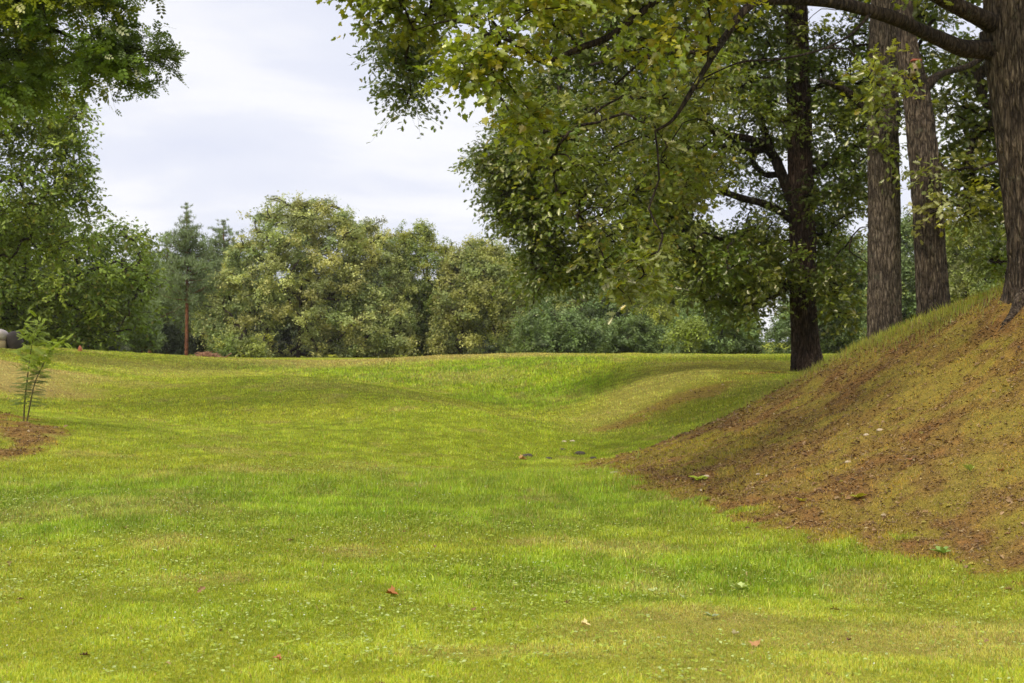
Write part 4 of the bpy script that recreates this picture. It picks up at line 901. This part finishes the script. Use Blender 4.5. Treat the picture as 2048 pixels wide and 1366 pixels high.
def pine(px, top, base, d, label, seed, crown_from, halfw, r0=0.14, dens=1.0, lean=0):
    rg = np.random.RandomState(seed)
    x, y = pt(px, base, d)[:2]; z = gz(x, y)
    root = thing('pine_tree', (x, y, z), label, 'tree', 'pines at the left of the wood edge')
    topz = pt(px, top, d)[2]
    part('trunk', tube_mesh('trunk', [np.array([x, y, z-0.2]), np.array([x+0.05, y, z+(topz-z)*0.5]), np.array([x+lean, y, topz-0.3])], [r0, r0*0.75, 0.02], M_PINEBARK, segs=12, step=0.3, ridge=0.01), root)
    s = Soup(); H = topz-z; zc = pt(px, crown_from, d)[2]; cl = []
    k = zc
    while k < topz-0.15:
        f = (topz-k)/(topz-zc); R = 1.2*halfw*(0.03+0.97*f**0.8)*rg.uniform(0.6, 1.15)
        nb = rg.randint(4, 7); a0 = rg.uniform(0, 6.28)
        for i in range(nb):
            a = a0+i*6.283/nb+rg.normal(0, 0.25); rr = R*rg.uniform(0.55, 1.1)
            b0 = np.array([x+lean*(k-z)/H, y, k]); e = b0+np.array([math.cos(a)*rr, math.sin(a)*rr, rr*rg.uniform(-0.02, 0.5)])
            m = (b0+e)/2+np.array([0, 0, -0.05*rr])
            Q, q = smooth_path([b0, m, e], [0.03*f+0.012, 0.02*f+0.008, 0.005], 6); tube(s, Q, q, 4, 1)
            for u in np.arange(0.3, 1.05, max(0.12, 0.22/rr)):
                c = b0*(1-u)+e*u+rg.normal(0, 0.12, 3)*rr*0.6; cl.append(np.r_[c, (0.17+0.08*rr)*(0.35+0.65*min(1, f*1.6))])
        k += H*0.028*rg.uniform(0.8, 1.3)
    cl = np.array(cl)
    for q in range(int(26*dens)):
        P = cl[:, :3]+rg.normal(0, 0.45, (len(cl), 3))*cl[:, 3:4]
        X, Y, Z = frames(rg.normal(0, 0.7, (len(cl), 3))+np.array([0, 0, 0.7]), rg.normal(0, 1, (len(cl), 3)))
        S = rg.uniform(0.15, 0.30, len(cl))*np.clip(cl[:, 3]/0.2, 0.5, 1.1)
        cc = np.array([[0.17, 0.23, 0.10]])*rg.normal(1, 0.25, (len(cl), 1))*np.repeat(np.random.RandomState(seed+1).normal(1, 0.2, (len(cl), 1)), 1, axis=1)
        stamp(s, NEEDLE[0], NEEDLE[1], P, X, Y, Z, np.c_[S, S*3.2, S], np.clip(cc, 0.02, 0.5))
    part('crown', s.mesh('crown', [M_FAR, M_PINEBARK]), root)
pine(373, 404, 708, 94, 'pine with bare orange trunk and pointed top', 81, 600, 2.4, 0.13, 1.0)
pine(447, 434, 708, 101, 'dense full pine between the orange-trunked pine and the olive tree', 82, 660, 3.7, 0.16, 1.25)
pine(300, 478, 706, 98, 'shorter pine half hidden by the dark oak at left', 83, 650, 2.6, 0.13, 1.1)
pine(334, 470, 706, 108, 'thin grey pine standing behind and left of the orange trunk', 84, 660, 2.2, 0.12, 1.1)
pine(410, 490, 706, 112, 'low dark pine standing behind and right of the orange trunk', 85, 670, 3.0, 0.12, 1.2)
pine(284, 585, 700, 64, 'small young pine at the foot of the dark oak', 86, 695, 1.1, 0.05, 1.2)
far_tree('hazel_bush', [(428, 714), (435, 690), (470, 680), (520, 690), (530, 718)], 88, 39, 0.36, GG+YG, 'low bush at the foot of the tallest olive tree', 87, 480, 1.2, 0.24, 60, 0.05, cat='bush')
far_tree('elder_bush', [(255, 706), (262, 670), (300, 650), (340, 660), (365, 690), (360, 710)], 100, 75, 0.48, [(0.06, 0.085, 0.045), (0.05, 0.07, 0.035)], 'dark bush left of the orange pine trunk', 88, 310, 1.6, 0.28, 60, 0.05, cat='bush')
far_tree('elder_bush', [(380, 708), (390, 650), (440, 630), (500, 650), (540, 712)], 104, 105, 0.48, [(0.06, 0.08, 0.045), (0.05, 0.065, 0.035)], 'dark bush right of the orange pine trunk', 89, 450, 1.8, 0.28, 60, 0.05, cat='bush')

# trees behind the front row, leaves painted dark for deep shade; copies share their meshes
proto = far_tree('forest_tree', [(430, 708), (420, 650), (450, 580), (520, 560), (590, 590), (610, 660), (600, 708)], 125, 255, 0.80, [(0.06, 0.09, 0.045), (0.08, 0.11, 0.05), (0.05, 0.075, 0.04)], 'dark leafy tree deep in the wood behind the front row', 90, 520, 5, 0.42, 55, 0.2)
proto['group'] = 'dark trees inside the wood'
for (px, dd, sc, rz) in ((330, 122, 0.95, 1.0), (640, 124, 1.1, 2.0), (760, 128, 1.1, 3.1), (860, 124, 0.9, 4.0), (960, 127, 1.0, 5.1), (1060, 122, 0.9, 0.5), (1150, 128, 1.3, 1.7), (1260, 126, 1.4, 2.6), (1370, 122, 1.25, 3.7), (1440, 128, 0.6, 0.2), (1672, 124, 0.9, 4.6), (1750, 122, 1.1, 5.6), (1880, 120, 1.2, 1.3), (120, 120, 1.2, 2.2), (-20, 118, 1.3, 3.3), (230, 124, 1.1, 0.9), (2030, 118, 1.3, 4.4)):
    r = proto.copy(); C.objects.link(r)
    X_, Y_ = pt(px, 700, dd)[:2]
    r.location = (X_, Y_, gz(X_, Y_)); r.rotation_euler = (0, 0, rz); r.scale = (sc, sc, sc)
    for ch in list(proto.children):
        c = ch.copy(); C.objects.link(c); c.parent = r

# ------------------------------------------------------------------ small things on the ground
def ground_at(px, py):
    dd = np.arange(6.0, 70, 0.02); X_ = (px-1024)/FPX*dd; Z_ = CAMZ+(683-py)/FPX*dd
    g = gsample(ZZ, X_, dd); k = np.argmax(g >= Z_)
    return np.array([X_[k], dd[k], g[k]])
def ico(sub=2):
    import bmesh
    b = bmesh.new(); bmesh.ops.create_icosphere(b, subdivisions=sub, radius=1.0)
    v = np.array([q.co[:] for q in b.verts]); f = np.array([[w_.index for w_ in q.verts] for q in b.faces]); b.free()
    return v, f
IV, IF = ico(3)
def rock_mesh(name, c, r, mat, seed, am=0.35):
    n_ = noise3(IV[:, 0]*1.3+seed, IV[:, 1]*1.3, IV[:, 2]*1.3+seed)-0.5; n2 = noise3(IV[:, 0]*4+seed, IV[:, 1]*4, IV[:, 2]*4)-0.5
    V = IV*(1+am*n_+am*0.35*n2)[:, None]*np.array(r)+np.array(c)
    return raw_mesh(name, V, IF.ravel(), np.arange(len(IF))*3, [mat], None, None, True)
M_STONEP = flat_mat('pale_stone', (0.50, 0.40, 0.27), 0.9, 40)
M_STONED = flat_mat('dark_stone', (0.075, 0.062, 0.045), 0.9, 30)
M_ROCKG = flat_mat('grey_rock', (0.40, 0.35, 0.33), 0.85, 4)
M_ROCKD = flat_mat('dark_rock', (0.045, 0.037, 0.034), 0.85, 4)
M_BLOCK = flat_mat('sandstone_block', (0.26, 0.21, 0.11), 0.9, 5)

for (px, py, r, m, lab) in ((1055, 913, 0.085, M_STONED, 'dark flat stone behind the orange leaf in the grassy dip'), (1097, 918, 0.06, M_STONED, 'small dark stone just right of the orange leaf in the dip'),
        (1125, 900, 0.06, M_STONED, 'small dark stone at the upper left of the stone scatter in the dip'), (1160, 908, 0.09, M_STONED, 'largest dark stone of the scatter in the grassy dip'), (1187, 917, 0.06, M_STONED, 'dark stone closest to the toe of the right bank'),
        (1128, 884, 0.05, M_STONEP, 'left of the two pale stones in the grassy dip'), (1145, 883, 0.05, M_STONEP, 'right of the two pale stones in the grassy dip'),
        (1231, 948, 0.07, M_STONEP, 'pale knobbly stone at the pointed toe of the right bank'), (1412, 954, 0.045, M_STONEP, 'white stone beside the green seedling on the bank'),
        (1517, 949, 0.03, M_STONEP, 'tiny pale stone midway along the lower bank'), (1760, 861, 0.04, M_STONEP, 'pale stone high on the middle of the bank'), (1733, 871, 0.035, M_STONEP, 'pale flat stone left of the higher one on the bank'), (1697, 925, 0.035, M_STONEP, 'tan stone in the yellowish moss of the bank')):
    g = ground_at(px, py)
    single('stone', rock_mesh('stone', g+np.array([0, 0, r*0.02]), (r, r*0.8, r*0.5), m, px*0.37), g, lab, 'stone', 'stones on the lawn and bank')

g = ground_at(2, 690); g[1] = 47.0; g = np.array([(2-1024)/FPX*47, 47, gz((2-1024)/FPX*47, 47)])
k = 47/FPX
single('stone_block', (lambda s_: (box(s_, g+np.array([-0.12, 0, 0.06]), (0.32, 0.25, 0.20)), s_.mesh('stone_block', [M_BLOCK]))[1])(Soup()), g, 'squared beige block under the pale boulder at the left edge', 'stone block')
single('boulder', rock_mesh('boulder', g+np.array([-0.10, 0, 0.44]), (0.36, 0.34, 0.235), M_ROCKG, 3.1, 0.2), g+np.array([-0.1, 0, 0.25]), 'pale grey rounded boulder resting on a beige block at the left edge', 'boulder')
single('boulder', rock_mesh('boulder', g+np.array([0.40, 0.12, 0.24]), (0.27, 0.3, 0.36), M_ROCKD, 8.4, 0.35), g+np.array([0.4, 0.12, 0]), 'dark rough boulder standing just right of the pale grey one', 'boulder')
g = np.array([(160-1024)/FPX*50, 50, 0]); g[2] = gz(g[0], g[1])
single('tree_stump', rock_mesh('tree_stump', g+np.array([0, 0, 0.05]), (0.07, 0.07, 0.13), flat_mat('fresh_cut_wood', (0.42, 0.15, 0.08), 0.9, 12), 5.0, 0.5), g, 'tiny reddish stump at the foot of the broad dark oak', 'stump')

# heap of cut brushwood beyond the crest
g = np.array([(415-1024)/FPX*56, 56.0, 0]); g[2] = gz(g[0], g[1])
rg = np.random.RandomState(9); s_ = Soup()
for i in range(150):
    a = rg.uniform(0, 6.28); L_ = rg.uniform(0.2, 0.6); u = rg.normal(0, 0.27); c = g+np.array([u, rg.normal(0, 0.22), max(0.0, 0.17*math.exp(-(u/0.35)**2))*rg.uniform(0.1, 1.3)])
    dv = np.array([math.cos(a), math.sin(a)*0.6, rg.normal(0, 0.25)])*L_/2
    tube(s_, np.array([c-dv, c, c+dv]), [0.016, 0.013, 0.006], 4)
single('brush_pile', s_.mesh('brush_pile', [flat_mat('cut_brushwood', (0.33, 0.17, 0.10), 0.9, 14)]), g, 'low heap of reddish brown cut branches beyond the crest near the pines', 'brush pile')

# fallen leaves lying in the lawn and on the bank
def lone_leaf(px, py, size, col, lab, seed, t=MAPLE):
    rg = np.random.RandomState(seed); g = ground_at(px, py); s_ = Soup()
    X, Y, Z = frames(np.array([[rg.normal(), rg.normal(), 0.25]]), np.array([[rg.normal(0, 0.3), -0.15, 1.0]]))
    tv = np.array(t[0], dtype=float); tv[:, 0] -= 0.4; tv[:, 2] = tv[:, 2]*1.5+0.9*tv[:, 1]**2
    stamp(s_, tv, t[1], (g+np.array([0, 0, 0.022]))[None], X, Y, Z, np.array([size]), np.array([col]))
    single('fallen_leaf', s_.mesh('fallen_leaf', [M_LITTER]), g, lab, 'fallen leaf', 'fallen leaves')
lone_leaf(783, 1193, 0.085, (0.30, 0.11, 0.025), 'orange-brown fallen leaf in the middle of the near lawn', 1)
lone_leaf(555, 1326, 0.045, (0.45, 0.16, 0.08), 'small reddish leaf near the bottom edge of the lawn', 2)
lone_leaf(1045, 920, 0.13, (0.50, 0.28, 0.11), 'pale orange leaf by the dark stone in the grassy dip', 3)
lone_leaf(1512, 1296, 0.07, (0.45, 0.24, 0.10), 'tan curled leaf in the dry grass at lower right', 4)
lone_leaf(1472, 1274, 0.05, (0.62, 0.56, 0.38), 'bleached pale leaf just above the tan curled one', 5)
lone_leaf(945, 1226, 0.05, (0.25, 0.12, 0.06), 'dark brown leaf right of the orange-brown one', 6)
lone_leaf(1170, 1256, 0.06, (0.62, 0.50, 0.22), 'yellowish leaf in the brown-tinged patch of lawn', 7)
lone_leaf(1822, 922, 0.07, (0.40, 0.17, 0.09), 'reddish leaf in the upper mossy part of the bank', 8)
lone_leaf(2004, 945, 0.06, (0.50, 0.26, 0.12), 'light brown leaf on the bank near the right edge', 9)
lone_leaf(1698, 1288, 0.03, (0.10, 0.04, 0.03), 'tiny dark leaf in the lawn at lower right', 10)
lone_leaf(1400, 986, 0.05, (0.50, 0.42, 0.3), 'pale dry leaf below the green seedling', 12)

# broad-leaved weeds
def weed(px, py, nl_, size, col, lab, seed, up=0.5, t=OVAL, name='weed_plant'):
    rg = np.random.RandomState(seed); g = ground_at(px, py); s_ = Soup(); a = np.arange(nl_)*6.283/nl_+rg.normal(0, 0.3, nl_)
    X, Y, Z = frames(np.c_[np.cos(a), np.sin(a), up*rg.uniform(0.5, 1.5, nl_)], np.c_[rg.normal(0, 0.2, (nl_, 2)), np.ones(nl_)])
    stamp(s_, t[0], t[1], np.repeat((g+np.array([0, 0, 0.02]))[None], nl_, 0), X, Y, Z, size*rg.uniform(0.7, 1.15, nl_), np.array(col)*rg.uniform(0.8, 1.2, (nl_, 1)))
    single(name, s_.mesh(name, [M_GRASS]), g, lab, 'plant', 'broad-leaved weeds')
weed(1398, 962, 6, 0.13, (0.34, 0.42, 0.03), 'bright green seedling alone on the brown lower bank', 1, 0.25)
weed(1478, 1185, 7, 0.085, (0.42, 0.50, 0.16), 'pale broad-leaved plant in the lawn below the bank', 2, 0.9)
weed(1310, 1190, 5, 0.06, (0.42, 0.48, 0.18), 'small pale weed left of the bigger pale plant', 3, 0.8)
weed(1370, 1205, 4, 0.06, (0.45, 0.50, 0.22), 'weed with two upright leaves between the pale plants', 4, 1.4)
weed(1425, 1240, 5, 0.06, (0.34, 0.40, 0.20), 'grey-green weed below the pale broad-leaved plant', 5, 0.6)
weed(1940, 946, 4, 0.09, (0.36, 0.45, 0.10), 'light green plant high on the bank near the big oak', 6, 1.2)
weed(1885, 1112, 7, 0.10, (0.24, 0.36, 0.08), 'leafy green plant where the bank meets the lawn', 7, 0.7)
weed(1390, 1015, 3, 0.10, (0.38, 0.45, 0.14), 'thin pale sprout on the lower edge of the bank', 8, 1.6)
weed(1715, 1000, 6, 0.10, (0.40, 0.40, 0.05), 'yellow-green plant in the middle of the bank', 9, 0.5)
weed(1600, 1006, 5, 0.09, (0.42, 0.41, 0.05), 'yellowish creeping plant left of the middle of the bank', 10, 0.4)
weed(1275, 920, 5, 0.16, (0.30, 0.38, 0.06), 'grassy tuft of pale blades on the nose of the bank', 11, 1.2, NEEDLE)

# the young tree at left
d = 21.9
bx, by = pt(51, 835, d)[:2]; bz = gz(bx, by)
sap = thing('sapling', (bx, by, bz), 'young two-stemmed feathery sapling standing in the bare patch at left', 'sapling')
M_STEM = flat_mat('green_stem', (0.10, 0.085, 0.03), 0.8, 20)
dz = np.array([0, 0, bz-pt(51, 835, d)[2]])
st1 = [pt(47, 840, d)+dz, pt(50, 800, d), pt(55, 755, d), pt(60, 715, d), pt(66, 680, d), pt(76, 648, d)]
st2 = [pt(53, 840, d-0.05)+dz, pt(62, 800, d-0.1), pt(70, 765, d-0.1), pt(82, 738, d-0.1), pt(97, 708, d-0.1), pt(112, 682, d-0.1)]
PF = pinnate(9, 0.2, 0.5)
rg = np.random.RandomState(4)
part('stem', tube_mesh('stem', st1, [0.014, 0.012, 0.010, 0.008, 0.006, 0.003], M_STEM, segs=7, step=0.08), sap)
part('stem', tube_mesh('stem', st2, [0.014, 0.012, 0.010, 0.008, 0.006, 0.003], M_STEM, segs=7, step=0.08), sap)
s_ = Soup()
for stp, a_ in ((st1, 0), (st2, 1)):
    Q, _ = smooth_path(stp, np.ones(len(stp)), 60)
    PP = []; XX_ = []; SS = []; CC = []
    for i in range(9, 60):
        f = i/60
        for k in range(2 if f < 0.5 else 5):
            pass
            a = rg.uniform(0, 6.283); out_ = 0.9
            if f < 0.5: a = (0 if (i % 2) else math.pi)+rg.normal(0, 0.5)
            XX_.append([math.cos(a)*out_, math.sin(a)*0.8, rg.uniform(-0.1, 0.25) if f < 0.5 else rg.uniform(-0.3, 0.9)])
            PP.append(Q[i]+(0 if f < 0.5 else 1)*rg.normal(0, 1, 3)*np.array([0.085, 0.07, 0.05])); SS.append(rg.uniform(0.15, 0.27) if f < 0.5 else rg.uniform(0.13, 0.24))
            CC.append(np.array([0.13, 0.19, 0.03] if f < 0.5 else [0.27, 0.36, 0.04])*rg.uniform(0.75, 1.2))
    X, Y, Z = frames(np.array(XX_), np.tile([0, -0.35, 1.0], (len(XX_), 1))+rg.normal(0, 0.2, (len(XX_), 3)))
    stamp(s_, PF[0], PF[1], np.array(PP), X, Y, Z, np.c_[SS, np.array(SS)*0.8, SS], np.array(CC))
part('foliage', s_.mesh('foliage', [M_FEATHER]), sap)


# ------------------------------------------------------------------ thin summer haze over the park
hs = Soup(); box(hs, (0, 70, 20.5), (110, 90, 23.0))
mh, t = new_mat('haze_air'); o = N(t, 'ShaderNodeOutputMaterial'); pv = N(t, 'ShaderNodeVolumePrincipled')
pv.inputs['Color'].default_value = (0.97, 0.95, 0.90, 1); pv.inputs['Density'].default_value = 0.0002; pv.inputs['Anisotropy'].default_value = 0.2
Lk(t, pv.outputs[0], o.inputs['Volume'])
hz = link('haze', hs.mesh('haze', [mh])); tag(hz, 'thin pale haze hanging over the park', 'haze', kind='stuff')
